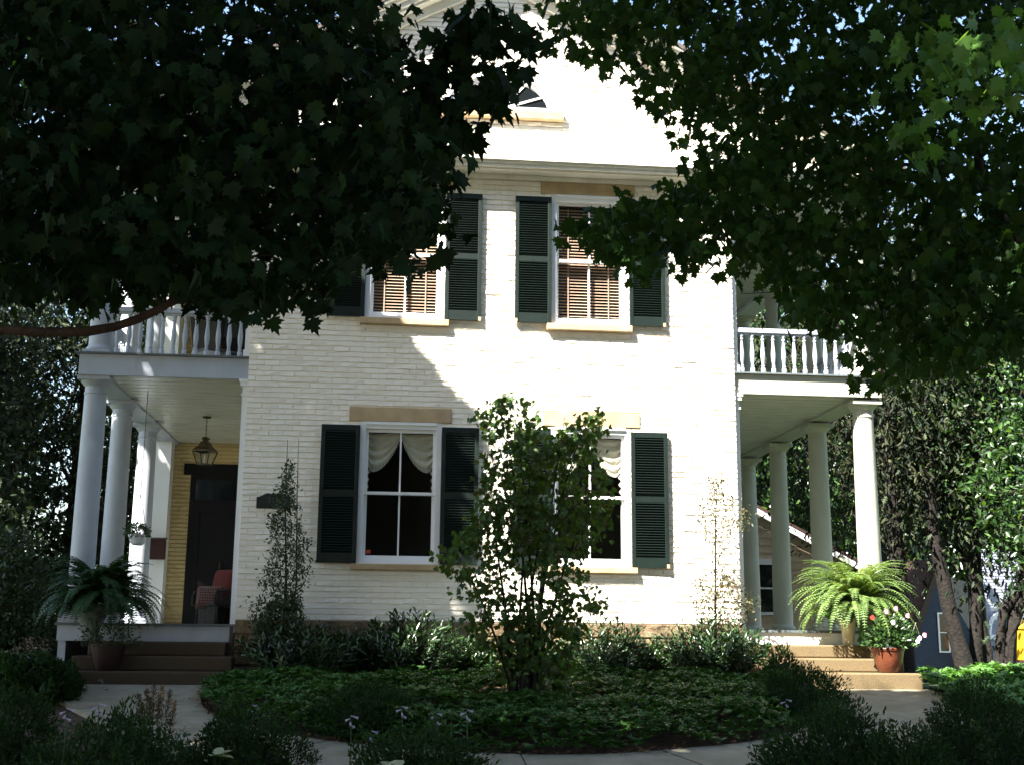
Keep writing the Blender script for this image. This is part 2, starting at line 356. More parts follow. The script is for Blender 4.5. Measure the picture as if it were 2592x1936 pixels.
tag(mb.build('pavement', M['path']), kind='structure')
mb = MB(); mb.box(-60, 60, -29, -20.41, -1.4, float(g(-24))-.02+.06); tag(mb.build('road', M['asphalt']), kind='structure')

# ================================================================== HOUSE
house = empty('house', (1.43, 0, 0)); HX = 1.43
tag(house, 'white painted brick house with green shutters, a gable and two-storey columned porches', 'house')
def part(mb, name, m, parent=None, smooth=False):
    o = mb.build(name, m, parent or house, smooth)
    if (parent or house) is house: o.location = (-HX, 0, 0)
    return o
WX = [(-.452, .671), (2.209, 3.34)]       # window openings
LOWZ, UPZ = (1.515, 3.478), (4.951, 6.915)
LINT = [(-.611, .805, 3.478, 3.68), (2.101, 3.481, 3.478, 3.68), (-.62, .80, 6.915, 7.114), (2.052, 3.447, 6.915, 7.114)]
SILL = [(-.53, .745, 1.43, 1.515), (2.14, 3.42, 1.43, 1.515), (-.515, .74, 4.856, 4.951), (2.14, 3.38, 4.856, 4.951)]
openings = [(x0, x1, z0, z1) for (x0, x1) in WX for (z0, z1) in (LOWZ, UPZ)]+LINT+SILL
APX, APZ, SL = 1.43, 10.35, .53
FX, FZ, FA, FB = 1.44, 8.19, .84, .58      # fan window centre and half axes
def clip_iv(ivs, a, b):
    out = []
    for (p, q) in ivs:
        if b <= p or a >= q: out.append((p, q)); continue
        if a > p: out.append((p, a))
        if b < q: out.append((b, q))
    return out
def brick_wall(mb, x0, x1, z0, z1, ops, y=0.0, pitch=.0755, blen=.212, gable=False):
    k = 0; z = z0
    while z < z1-.02:
        zt = min(z+pitch, z1); zc = (z+zt)/2; off = (k % 2)*blen/2
        a, b = x0, x1
        if gable:
            h = (APZ-zt)/SL
            a, b = max(x0, APX-h), min(x1, APX+h)
        ivs = [(a, b)] if b-a > .05 else []
        for (p, q, r, s_) in ops:
            if r < zc < s_: ivs = clip_iv(ivs, p, q)
        if gable and FZ < zc < FZ+FB:
            hw = FA*math.sqrt(max(0, 1-((zc-FZ)/FB)**2)); ivs = clip_iv(ivs, FX-hw, FX+hw)
        if gable and 8.05 < zc < 8.19: ivs = clip_iv(ivs, FX-.96, FX+.94)
        ph = (x0+off) % blen
        for (p, q) in ivs:
            # split the course into bricks
            e = [p]; t = math.floor((p-ph)/blen)*blen+ph+blen
            while t < q-.03:
                if t > p+.03: e.append(t+random.uniform(-.006, .006))
                t += blen
            e.append(q)
            for i in range(len(e)-1):
                xa, xb = e[i]+.001, e[i+1]-.001; cx1 = random.choice((.0015, .0015, .004))
                za, zb = z+.0035, zt-.0035; c = .0095; yj = [y-.016+random.uniform(-.005, .005) for _ in range(4)]; 
                ty = random.gauss(0, .0015); yj = [v_+ty for v_ in yj]
                jz = [random.uniform(-.0045, .0045) for _ in range(4)]
                vs = [(xa, y+.012, za), (xb, y+.012, za), (xb, y+.012, zb), (xa, y+.012, zb),
                      (xa+cx1, yj[0], za+c*.8+jz[0]), (xb-cx1, yj[1], za+c*.8+jz[1]), (xb-cx1, yj[2], zb-c+jz[2]), (xa+cx1, yj[3], zb-c+jz[3])]
                mb.add(vs, [(4, 5, 6, 7), (0, 1, 5, 4), (1, 2, 6, 5), (2, 3, 7, 6), (3, 0, 4, 7)])
        z += pitch; k += 1
def holed_plane(mb, x0, x1, z0, z1, ops, y, mi=0):
    xs = sorted({x0, x1, *[o[0] for o in ops], *[o[1] for o in ops]}); zs = sorted({z0, z1, *[o[2] for o in ops], *[o[3] for o in ops]})
    xs = [x for x in xs if x0 <= x <= x1]; zs = [z for z in zs if z0 <= z <= z1]
    for i in range(len(xs)-1):
        for j in range(len(zs)-1):
            cx_, cz_ = (xs[i]+xs[i+1])/2, (zs[j]+zs[j+1])/2
            if any(o[0] < cx_ < o[1] and o[2] < cz_ < o[3] for o in ops): continue
            mb.add([(xs[i], y, zs[j]), (xs[i+1], y, zs[j]), (xs[i+1], y, zs[j+1]), (xs[i], y, zs[j+1])], [(0, 1, 2, 3)], mi)
WL, WR, WB, WT = -2.03, 4.885, .75, 7.10
HD = 6.3       # depth of the porches, where the yellow rear wall stands
mb = MB(); brick_wall(mb, WL, WR, WB, WT, openings)
wo = [(x0, x1, z0, z1) for (x0, x1) in WX for (z0, z1) in (LOWZ, UPZ)]
holed_plane(mb, WL, WR, WB, 7.2, wo, .002, 1)
for (x0, x1, z0, z1) in wo:      # reveals
    mb.add([(x0, .002, z0), (x0, .25, z0), (x0, .25, z1), (x0, .002, z1)], [(0, 1, 2, 3)], 1)
    mb.add([(x1, .002, z0), (x1, .25, z0), (x1, .25, z1), (x1, .002, z1)], [(0, 1, 2, 3)], 1)
    mb.add([(x0, .002, z1), (x0, .25, z1), (x1, .25, z1), (x1, .002, z1)], [(0, 1, 2, 3)], 1)
part(mb, 'front_wall', [M['brick'], M['mortar']])
for xx in (WL, WR):
    mb = MB(); mb.box(xx-(.0 if xx < 0 else .12)+.001, xx+(.12 if xx < 0 else .0)-.001, .02, HD+4, -.2, 7.2); part(mb, 'side_wall', M['brick'])
mb = MB(); mb.box(WL+.13, WR-.13, .9, 1.0, .2, 7.1); mb.box(WL+.13, WR-.13, .03, .9, 4.1, 4.2); mb.box(WL+.13, WR-.13, .03, .9, .6, .7)
mb.box(1.3, 1.4, .03, .9, .7, 4.1); mb.box(1.3, 1.4, .03, .9, 4.2, 7.1)
part(mb, 'inner_room', M['interior'])
# gable wall
mb = MB(); brick_wall(mb, -4.2, 7.06, 7.29, APZ-.05, [], gable=True)
mb.add([(-4.3, .004, 7.29), (7.16, .004, 7.29), (APX, .004, APZ)], [(0, 1, 2)], 1)
part(mb, 'gable_wall', [M['brick'], M['mortar']])
# fan window
mb = MB(); seg = 28
def arch(a, b, y): return [(FX+a*math.cos(math.pi*k/seg), y, FZ+b*math.sin(math.pi*k/seg)) for k in range(seg+1)]
rings = [arch(.84, .58, .0), arch(.84, .58, -.05), arch(.80, .55, -.065), arch(.77, .52, -.035), arch(.74, .495, -.03), arch(.71, .47, .0), arch(.71, .47, .02)]
vs = sum(rings, []); n = seg+1
mb.add(vs, [(r*n+k, r*n+k+1, (r+1)*n+k+1, (r+1)*n+k) for r in range(len(rings)-1) for k in range(seg)])
mb.box(FX-.84, FX+.84, -.05, .003, FZ-.005, FZ+.055)
for a in (30, 60, 90, 120, 150):
    t = math.radians(a); mb.bar((FX+.08*math.cos(t), -.01, FZ+.05), (FX+.72*math.cos(t), -.01, FZ+.48*math.sin(t)), .03, .02, (0, 1, 0))
fan = part(mb, 'fan_window', M['white'])
mb = MB(); a = arch(.72, .48, -.004); mb.add(a, [tuple(range(len(a)))]); o = mb.build('pane', M['dglass'], fan)
mb = MB(); mb.box(FX-.96, FX+.94, -.10, .01, 8.05, 8.185, c=.008); o = mb.build('sill', M['stone'], fan)
# windows
def window(x0, x1, z0, z1, li, si, kind):
    f = MB(); w_ = .07
    y0, y1 = -.02, .14
    f.box(x0, x0+w_, y0, y1, z0, z1-.0); f.box(x1-w_, x1, y0, y1, z0, z1)
    f.box(x0+w_, x1-w_, y0, y1, z1-.10, z1); f.box(x0+w_, x1-w_, y0, y1, z0, z0+.045)
    f.box(x0+w_, x1-w_, y0-.025, y0, z1-.045, z1-.006)
    fr = part(f, 'window', M['white'])
    zm = (z0+z1)/2-.03; a, b = x0+w_, x1-w_
    def sash(q0, q1, y, bot):
        s_ = MB(); t = .045
        s_.box(a, a+t, y, y+.04, q0, q1); s_.box(b-t, b, y, y+.04, q0, q1)
        s_.box(a+t, b-t, y, y+.04, q1-t, q1); s_.box(a+t, b-t, y, y+.04, q0, q0+bot)
        s_.box((a+b)/2-.012, (a+b)/2+.012, y+.003, y+.035, q0+bot, q1-t)
        o = s_.build('sash', M['white'], fr)
        p = MB(); p.add([(a+t, y+.02, q0+bot), (b-t, y+.02, q0+bot), (b-t, y+.02, q1-t), (a+t, y+.02, q1-t)], [(0, 1, 2, 3)])
        p.build('pane', M['glass'], fr)
    sash(zm-.0, z1-.10, .03, .04); sash(z0+.045, zm+.045, .075, .075)
    L = LINT[li]; q = MB(); q.box(L[0], L[1], -.034, .012, L[2]+.002, L[3]-.002, c=.006); q.build('lintel', M['stone'], fr)
    L = SILL[si]; q = MB(); q.box(L[0], L[1], -.10, .02, L[2]+.002, L[3]-.003, c=.008); q.build('sill', M['stone'], fr)
    if kind == 'blind':
        q = MB(); z = z0+.13
        while z < z1-.16:
            q.obox(((a+b)/2, .165, z), ((b-a)/2-.02, 0, 0), (0, .019, .0145), (0, -.0009, .0012)); z += .046
        for k in (.2, .8): q.box(a+(b-a)*k-.008, a+(b-a)*k+.008, .139, .141, z0+.12, z1-.16)
        q.build('window_blind', M['wood'], fr)
    else:
        for sgn in (-1, 1):
            q = MB(); nx_, nz_ = 26, 16; xc = (a+b)/2; hw = (b-a)/2-.01; vs = []
            def dep(s_): return .50*(1-min(1, s_)**2.4)**.6
            for i in range(nx_+1):
                s_ = i/nx_; d = dep(1-s_)          # s_=0 at the middle of the window
                d = .5*math.sin(min(1, s_*1.25)*math.pi/2)**.8 if s_ < .8 else .5-.9*(s_-.8)**1.3
                for j in range(nz_+1):
                    t = j/nz_; zz = z1-.14-d*t; yy = .155+.018*math.sin(t*24+s_*3)*(.3+s_)
                    vs.append((xc+sgn*hw*s_, yy, zz))
            q.add(vs, [(i*(nz_+1)+j, i*(nz_+1)+j+1, (i+1)*(nz_+1)+j+1, (i+1)*(nz_+1)+j) for i in range(nx_) for j in range(nz_)])
            for i in range(0, nx_+1):             # fringe
                p = vs[i*(nz_+1)+nz_]
                q.box(p[0]-.006, p[0]+.006, .150, .162, p[2]-.045, p[2])
            for j in range(26):                    # ruffled tail
                zz = z1-.55-j*.018; wv = .05+.02*math.sin(j*1.1)-.001*j
                q.box(xc+sgn*(hw-wv) if sgn > 0 else xc-hw, xc+hw if sgn > 0 else xc-hw+wv, .150+.004*math.sin(j), .156+.004*math.sin(j), zz-.019, zz)
            q.build('curtain', M['lace'], fr)
    return fr
wn = []
for i, (x0, x1) in enumerate(WX):
    window(x0, x1, LOWZ[0], LOWZ[1], i, i, 'curtain'); window(x0, x1, UPZ[0], UPZ[1], 2+i, 2+i, 'blind')
st_ = MB(); st_.box(-.325, -.265, .085, .088, 1.66, 1.71); part(st_, 'window_sticker', M['sticker'])
def shutter(x0, x1, z0, z1):
    s_ = MB(); yb, yf = -.045, -.085; t = .055; zm = (z0+z1)/2+.0
    s_.box(x0, x0+t, yf, yb, z0, z1, c=.004); s_.box(x1-t, x1, yf, yb, z0, z1, c=.004)
    for (a, b) in ((z0, z0+.14), (z1-.075, z1), (zm-.04, zm+.04)): s_.box(x0+t, x1-t, yf+.004, yb-.004, a, b)
    z = z0+.16
    while z < z1-.09:
        if not (zm-.055 < z < zm+.055):
            s_.obox(((x0+x1)/2, (yb+yf)/2, z), ((x1-x0)/2-t, 0, 0), (0, .017, -.017), (0, .0025, .0025))
        z += .036
    s_.box(x0+t, x1-t, yb-.004, yb-.002, z0+.1, z1-.05)
    for zz in (z0+.2, z1-.2): s_.box(x0+.1, x0+.16, yb, .004, zz, zz+.03); s_.box(x1-.16, x1-.1, yb, .004, zz, zz+.03)
    return s_
M['worn'] = mat('bare_wood', (.5, .36, .2), .8)
SH = [(-.987, -.456), (.675, 1.192), (1.677, 2.205), (3.344, 3.868)]
for k, (a, b) in enumerate(SH):
    for (c, d) in ((1.515, 3.412), (4.955, 6.848)):
        o = part(shutter(a, b, c, d), 'shutter', M['green'])
        if (k, c > 4) in ((3, False), (1, True), (2, True), (3, True)):
            q = MB(); xx = a if (k == 2) else b-.035
            q.box(xx-.002, xx+.037, -.088, -.042, c-.002, c+.05); q.build('worn_corner', M['worn'], o)
# foundation
mb = MB()
x = WL+.0
mb.box(WL-.02, WR+.02, -.02, .10, -.3, .58)
while x < WR-.01:
    L = min(random.uniform(.8, 1.3), WR-x)
    mb.box(x+.004, x+L-.004, -.05+random.uniform(-.006, .006), -.015, .565, .745, c=.012); x += L
for zz, h in ((-.25, .4), (.16, .2), (.37, .19)):
    x = WL
    while x < WR-.02:
        L = min(random.uniform(.5, 1.0), WR-x); y_ = -.045+random.uniform(-.02, .01)
        if zz >= .1 and -.15 < x+L/2 < .2: x += L; continue
        if L > .05: mb.box(x+.006, x+L-.006, y_, -.015, zz, zz+h-.012, c=.02)
        x += L
fo = part(mb, 'foundation', M['found'])
# cellar opening
p0 = at(898, 1632, -.05); p1 = at(955, 1690, -.05)
mb = MB(); mb.box(p0[0], p1[0]+.05, -.075, -.065, p1[2], p0[2]); mb.build('cellar_window', M['black'], fo)
# cornices
mb = MB()
E0, E1 = -4.46, 7.32
mb.box(WL, WR, -.07, .0, 7.10, 7.17); mb.box(E0+.08, E1-.08, -.27, .02, 7.17, 7.195); mb.box(E0+.04, E1-.04, -.32, .02, 7.195, 7.245); mb.box(E0+.02, E1-.02, -.345, .02, 7.245, 7.285); mb.box(E0, E1, -.375, .02, 7.285, 7.31)
part(mb, 'cornice', M['cream'])
for sgn in (-1, 1):
    mb = MB(); L = 6.05; c, s_ = 1/math.sqrt(1+SL*SL), SL/math.sqrt(1+SL*SL)
    for (d0, d1, yy) in ((-.13, .0, -.08), (0.0, .04, -.24), (.04, .11, -.29), (.11, .16, -.34), (.16, .185, -.40)):
        m0 = (d0+d1)/2; h = (d1-d0)/2
        ax = np.array([sgn*c, 0, -s_]); az = np.array([sgn*s_, 0, c])
        base = np.array([APX, 0, APZ])+az*m0
        start = -m0*s_/c*1.0 if False else 0
        a = base+ax*(m0*SL*-1*0)
        cen = a+ax*(L/2)+np.array([0, (yy+.02)/2, 0])
        mb.obox(cen, ax*L/2, (0, (.02-yy)/2, 0), az*h)
    part(mb, 'raking_cornice', M['cream'])
mb = MB()
for sgn in (-1, 1):
    c, s_ = 1/math.sqrt(1+SL*SL), SL/math.sqrt(1+SL*SL)
    ax = np.array([sgn*c, 0, -s_]); az = np.array([sgn*s_, 0, c])
    mb.obox(np.array([APX, 0, APZ])+az*.215+ax*3.35+np.array([0, 5, 0]), ax*3.42, (0, 5.42, 0), az*.028)
part(mb, 'roof', M['roof'])
mb = MB(); mb.box(-4.3, 7.16, 10.3, 10.4, -.2, 7.2); mb.box(-4.25, 7.1, .1, 10.2, 7.2, 7.24); part(mb, 'rear_wall', M['brick'])
# ---- porches
FLZ = .69; CEZ = 4.06; F2Z = 4.35; C2Z = 6.93
COLP = [(.165, 0), (.166, .3), (.163, 1.2), (.156, 2.2), (.148, 2.84)]
def column(x, y, z0, z1, r, name='column'):
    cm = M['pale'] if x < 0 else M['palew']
    H = z1-z0; hc = .16; hb = .13
    s_ = MB(); n_ = 10
    s_.lathe([(r*(1.0-.12*(k/n_)**1.8), hb+(H-hc-hb)*k/n_) for k in range(n_+1)], x, y, 28, z0=z0)
    o = part(s_, name, cm, smooth=True)
    b = MB(); b.box(x-r*1.27, x+r*1.27, y-r*1.27, y+r*1.27, z0, z0+.06)
    b.lathe([(r*1.2, .06), (r*1.25, .075), (r*1.22, .10), (r*1.1, .115), (r*1.05, .125), (r*1.0, .15)], x, y, 28, z0=z0)
    b.build('column_base', cm, o, True)
    c = MB(); rt = r*.88
    c.lathe([(rt*1.0, H-.24), (rt*1.07, H-.235), (rt*1.07, H-.21), (rt, H-.205), (rt*1.0, H-.13), (rt*1.12, H-.115), (rt*1.35, H-.07), (rt*1.42, H-.055)], x, y, 28, z0=z0)
    c.box(x-r*1.3, x+r*1.3, y-r*1.3, y+r*1.3, z1-.055, z1)
    c.build('column_capital', cm, o, True)
    return o
LX, RX = -4.14, 6.89
YL = [.3, 2.07, 4.13]; YR = [.3, 2.285, 4.391, 6.286]
for y in YL: column(LX, y, FLZ, 4.035, .168); column(LX, y, F2Z, C2Z-.08, .15)
for y in YR+[8.3]: column(RX, y, FLZ, 4.0, .168); column(RX, y, F2Z, C2Z-.08, .15)
def bal_profile(): return [(.034, 0), (.034, .075), (.022, .09), (.030, .11), (.020, .125), (.028, .18), (.036, .25), (.036, .30), (.026, .40), (.019, .47), (.018, .49), (.027, .50), (.027, .515), (.019, .525), (.033, .545), (.033, .58)]
bal_me = None
def balustrade(pts, z, parent_name='balustrade'):
    M_w = M['pale']
    """pts: two end points (x, y)"""
    global bal_me
    (xa, ya), (xb, yb_) = pts; s_ = MB(); L = math.hypot(xb-xa, yb_-ya)
    s_.bar((xa, ya, z+.62), (xb, yb_, z+.62), .10, .035); s_.bar((xa, ya, z+.655), (xb, yb_, z+.655), .075, .03); s_.bar((xa, ya, z+.59), (xb, yb_, z+.59), .05, .028)
    r_ = part(s_, parent_name, M['pale'])
    n_ = max(2, int(round(L/.152))); 
    for k in range(n_):
        t = (k+.5)/n_; x, y = xa+(xb-xa)*t, ya+(yb_-ya)*t
        if bal_me is None:
            b = MB(); b.lathe(bal_profile(), 0, 0, 10); o = b.build('baluster', M['pale'], r_, True); bal_me = o.data
            sq = None
        else: o = bpy.data.objects.new('baluster', bal_me); link(o, r_)
        o.location = (x, y, z)
for side in ('L', 'R'):
    if side == 'L': xo, xi, cx_, ys = -4.34, WL, LX, YL+[6.0]
    else: xo, xi, cx_, ys = 7.09, WR, RX, YR+[8.3]
    a, b = min(xo, xi), max(xo, xi); yE = HD if side == 'L' else 10.2
    e = .003 if side == 'L' else -.003
    a_, b_ = (a, b-.004) if side == 'L' else (b-(b-a)+.004, b)
    s_ = MB(); s_.box(a_-(.03 if side == 'L' else 0), b_+(.03 if side == 'R' else 0), .02, yE, FLZ-.035, FLZ); s_.box(a_, b_, .05, .15, FLZ-.24, FLZ-.036)
    if side == 'L': s_.box(a_, a_+.06, .15, yE, -.1, FLZ-.036)
    part(s_, 'porch_floor', [M['floor']]) if False else None
    q = MB(); q.box(a_-(.03 if side == 'L' else 0), b_+(.03 if side == 'R' else 0), .02, yE, FLZ-.035, FLZ); fl = part(q, 'porch_floor', M['floor'])
    q = MB(); q.box(a_, b_, .05, .15, FLZ-.235, FLZ-.036); q.box(a_+(0 if side == 'L' else b_-a_-.1), a_+(.1 if side == 'L' else b_-a_), .151, yE, -.15, FLZ-.036); q.build('skirt_board', M['pale'] if side == 'L' else M['white'], fl)
    # second floor deck + beams
    q = MB(); q.box(a_-(.05 if side == 'L' else 0), b_+(.05 if side == 'R' else 0), .0, yE, 4.325, F2Z); dk = part(q, 'balcony_deck', M['floor'])
    q = MB(); q.box(a_, b_, .05, .12, 4.036, 4.324)
    xo0, xo1 = (a_, a_+.36) if side == 'L' else (b_-.36, b_)
    q.box(xo0, xo1, .121, yE, 4.036, 4.324); q.build('beam', M['pale'] if side == 'L' else M['palew'], dk)
    q = MB(); y = .125; gx0, gx1 = (a_+.361, b_) if side == 'L' else (a_, b_-.361)
    while y < yE-.1:
        q.box(gx0, gx1, y, y+.215, 4.075, 4.12, 0); y += .25
    q.box(gx0, gx1, .121, yE, 4.12, 4.15, 1)
    q.build('porch_ceiling', [M['ceil'], M['groove']], dk)
    # upper entablature + ceiling
    q = MB(); q.box(a_, b_, .05, .14, C2Z-.08, 7.168); q.box(xo0, xo1, .141, yE, C2Z-.08, 7.168); en = part(q, 'entablature', M['white'])
    q = MB(); y = .145
    while y < yE-.1:
        q.box(gx0, gx1, y, y+.225, C2Z, C2Z+.04); y += .24
    q.box(gx0, gx1, .141, yE, C2Z+.041, C2Z+.06); q.build('porch_ceiling', M['ceil'], en)
    # balustrades
    if side == 'L': balustrade(((LX+.2, .12), (WL-.075, .12)), F2Z)
    else: balustrade(((WR+.075, .12), (RX-.2, .12)), F2Z)
    for k in range(len(ys)-1): balustrade(((cx_, ys[k]+.2), (cx_, ys[k+1]-.2)), F2Z)
    # pilasters by the wall
    px0, px1 = (WL-.075, WL-.004) if side == 'L' else (WR+.004, WR+.075)
    for (z0, z1) in ((FLZ, 4.035), (F2Z, C2Z-.08)):
        q = MB(); q.box(px0, px1, .06, .36, z0, z1-.2)
        mo = -.03 if side == 'L' else 0; mo2 = .03 if side == 'R' else 0
        q.box(px0+mo*.6, px1+mo2*.6, .045, .375, z1-.23, z1-.2); q.box(px0, px1, .06, .36, z1-.2, z1-.1)
        q.box(px0+mo, px1+mo2, .03, .39, z1-.1, z1-.045); q.box(px0+mo*1.6, px1+mo2*1.6, .02, .40, z1-.045, z1)
        if z0 > 4: q.box(px0-.02 if side == 'L' else px0, px1 if side == 'L' else px1+.02, .04, .38, z0, z0+.1)
        part(q, 'pilaster', M['white'])
# left porch rear: yellow wall, corner pilasters, doors
mb = MB(); brick_wall(mb, -4.34, WL, .69, 4.06, [(-3.72, -2.5, .69, 3.47)], y=HD); brick_wall(mb, -4.34, WL, 4.36, C2Z, [(-3.72, -2.5, 4.36, 6.6)], y=HD)
mb.box(-4.34, WL, HD+.003, HD+.2, -.1, 7.1)
part(mb, 'porch_rear_wall', M['yellow'])
for (z0, z1) in ((FLZ, 4.035), (F2Z, C2Z-.08)):
    q = MB(); q.box(-4.33, -4.05, 5.95, HD-.02, z0, z1); part(q, 'pilaster', M['white'])
for z0, dh in ((.69, 2.78), (4.36, 2.2)):
    q = MB(); x0, x1 = -3.72, -2.5
    q.box(x0, x0+.1, HD-.04, HD+.0, z0, z0+dh); q.box(x1-.1, x1, HD-.04, HD+.0, z0, z0+dh); q.box(x0+.1, x1-.1, HD-.04, HD, z0+dh-.08, z0+dh)
    q.box(x0+.1, x1-.1, HD-.04, HD, z0+dh-.56, z0+dh-.46)
    for k in (1, 2): xx = x0+.1+(x1-x0-.2)*k/3; q.box(xx-.015, xx+.015, HD-.035, HD, z0+dh-.46, z0+dh-.08)
    dr = part(q, 'front_door', M['black'])
    q = MB(); q.box(x0-.13, x1+.13, HD-.05, HD, z0+dh+.002, z0+dh+.21); q.build('door_lintel', M['black'], dr)
    q = MB(); q.box(x0+.1, x1-.1, HD-.02, HD-.015, z0+dh-.46, z0+dh-.08); q.build('transom_pane', M['dglass'], dr)
    q = MB(); zt = z0+dh-.56; q.box(x0+.1, x0+.2, HD-.03, HD, z0, zt); q.box(x1-.2, x1-.1, HD-.03, HD, z0, zt); q.box(x0+.2, x1-.2, HD-.03, HD, zt-.12, zt); q.box(x0+.2, x1-.2, HD-.03, HD, z0, z0+.3); q.box(x0+.2, x1-.2, HD-.03, HD, z0+.98, z0+1.06)
    q.box(x0+.2, x1-.2, HD-.012, HD-.008, z0+.3, zt-.12)
    q.build('door_leaf', [M['black']], dr)
    q = MB(); q.tube([(x0+.62, HD-.05, z0+.95), (x0+.62, HD-.08, z0+1.0), (x0+.62, HD-.08, z0+1.14), (x0+.62, HD-.05, z0+1.19)], .014, 8); q.build('door_handle', M['bronze'], dr, True)

# ---- things on / by the house
t = empty('hanging_lantern', (-3.06, 3.38, 4.07)); tag(t, 'dark brass four-sided lantern hanging by a chain from the left porch ceiling', 'lantern')
q = MB(); q.lathe([(.0, 0), (.075, -.005), (.07, -.02), (.02, -.035)], 0, 0, 16); q.build('ceiling_rose', M['bronze'], t, True)
q = MB(); z = -.03
k = 0
while z > -.34:
    c = np.array([0, 0, z-.02]); s_ = (1, 0) if k % 2 else (0, 1)
    pts = [c+np.array([s_[0]*.011*math.cos(a), s_[1]*.011*math.cos(a), .022*math.sin(a)]) for a in np.linspace(0, 2*math.pi, 9)]
    q.tube(pts, .0035, 5); z -= .034; k += 1
q.build('chain', M['bronze'], t)
q = MB()
q.lathe([(.0, -.325), (.03, -.335), (.07, -.355), (.075, -.375), (.045, -.385), (.05, -.40), (.09, -.43), (.12, -.48), (.135, -.53)], 0, 0, 4, z0=0)
q.add([( .0, 0, 0)], []) if False else None
hood = q.build('hood', M['bronze'], t); hood.rotation_euler = (0, 0, math.radians(28))
q = MB(); top_r, bot_r = .215, .125
cs = lambda r, z: [(r*math.cos(math.pi/2*k), r*math.sin(math.pi/2*k), z) for k in range(4)]
a = cs(.15, -.50); b = cs(.225, -.575)
q.add(a+b, [(i, (i+1) % 4, 4+(i+1) % 4, 4+i) for i in range(4)])
A_, B_ = cs(top_r, -.575), cs(bot_r, -.79)
for i in range(4): q.bar(A_[i], B_[i], .016, .016); q.bar(A_[i], A_[(i+1) % 4], .018, .018); q.bar(B_[i], B_[(i+1) % 4], .018, .018)
q.add(cs(.12, -.79), [(0, 1, 2, 3)])
o = q.build('lantern_frame', M['bronze'], t); o.rotation_euler = (0, 0, math.radians(28))
q = MB(); A_, B_ = cs(top_r-.012, -.578), cs(bot_r-.012, -.785)
q.add(A_+B_, [(i, (i+1) % 4, 4+(i+1) % 4, 4+i) for i in range(4)]); o = q.build('lantern_glass', M['glass'], t); o.rotation_euler = (0, 0, math.radians(28))
q = MB(); q.lathe([(.012, -.78), (.012, -.7), (.014, -.69), (.01, -.62)], 0, 0, 8); q.build('candle', M['cream'], t)

t = empty('mailbox', (-4.17, 5.94, 1.88)); tag(t, 'maroon metal mailbox fixed to the white pilaster deep inside the left porch', 'mailbox')
q = MB(); q.box(-.14, .14, -.13, 0, 0, .34, c=.01); q.build('box', M['maroon'], t)
q = MB(); q.obox((0, -.07, .365), (.15, 0, 0), (0, .08, .02), (0, -.002, .012)); q.build('lid', M['maroon'], t)

t = empty('address_plaque', (-1.60, 0, 2.24)); tag(t, 'dark green plaque with scrolled top and house number on the shaded white brick', 'plaque')
q = MB(); o_ = [(-.225, 0), (.225, 0), (.225, .15), (.19, .155), (.15, .175), (.11, .20), (.065, .208), (.03, .195), (.012, .21), (0, .222), (-.012, .21), (-.03, .195), (-.065, .208), (-.11, .20), (-.15, .175), (-.19, .155), (-.225, .15)]
fr_ = [(x, -.036, z) for x, z in o_]; bk = [(x, -.006, z) for x, z in o_]; n = len(o_)
q.add(fr_+bk, [tuple(range(n)), tuple(range(2*n-1, n-1, -1))]+[(i, (i+1) % n, n+(i+1) % n, n+i) for i in range(n)])
q.box(-.205, .205, -.040, -.036, .012, .022); q.box(-.21, -.2, -.040, -.036, .022, .12); q.box(.2, .21, -.040, -.036, .022, .12)
q.build('board', M['plaque'], t)
cu = bpy.data.curves.new('number', 'FONT'); cu.body = '311'; cu.size = .105; cu.extrude = .002; cu.align_x = 'CENTER'
to = bpy.data.objects.new('tmp', cu); COL.objects.link(to); dg = bpy.context.evaluated_depsgraph_get(); dg.update()
me = bpy.data.meshes.new_from_object(to.evaluated_get(dg)); bpy.data.objects.remove(to)
no = bpy.data.objects.new('number', me); me.materials.clear(); me.materials.append(M['num']); link(no, t); no.rotation_euler = (math.pi/2, 0, 0); no.location = (0, -.040, .075)

t = empty('downspout', (-2.07, -.02, 0)); tag(t, 'dark downspout elbow at the foot of the house corner beside the left steps', 'downspout')
q = MB(); q.box(-.02, .03, -.035, .0, .1, .66); q.build('pipe', M['iron'], t)
q = MB(); q.obox((-.02, -.42, .12), (.045, 0, 0), (0, .05, .03), (0, -.05, .13)); q.obox((-.02, -.2, .20), (.04, 0, 0), (0, .22, .07), (0, -.01, .03)); q.build('elbow', M['navy'], t)

# steps
def steps(name, label, x0, x1, tops, zb, depth=.3, round_left=True):
    q = MB(); n_ = len(tops)
    zz = tops+[zb]
    for i, zt in enumerate(tops):
        yf = -(i+1)*depth+(.05 if i < 0 else 0)
        xa = x0-.12*i if round_left else x0
        q.box(xa, x1+(.12*i), yf, -i*depth+.02 if i else .03, zz[i+1]-(0 if i < n_-1 else .15)+.001, zt, c=.022)
    for i, zt in enumerate(tops): pass
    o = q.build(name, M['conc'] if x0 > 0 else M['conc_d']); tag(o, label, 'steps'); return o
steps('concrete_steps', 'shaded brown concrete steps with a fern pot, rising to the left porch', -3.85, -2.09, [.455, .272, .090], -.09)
steps('concrete_steps', 'sunlit tan concrete steps with a glazed terracotta pot, rising to the right porch', 4.93, 6.83, [.49, .315, .135], -.07)

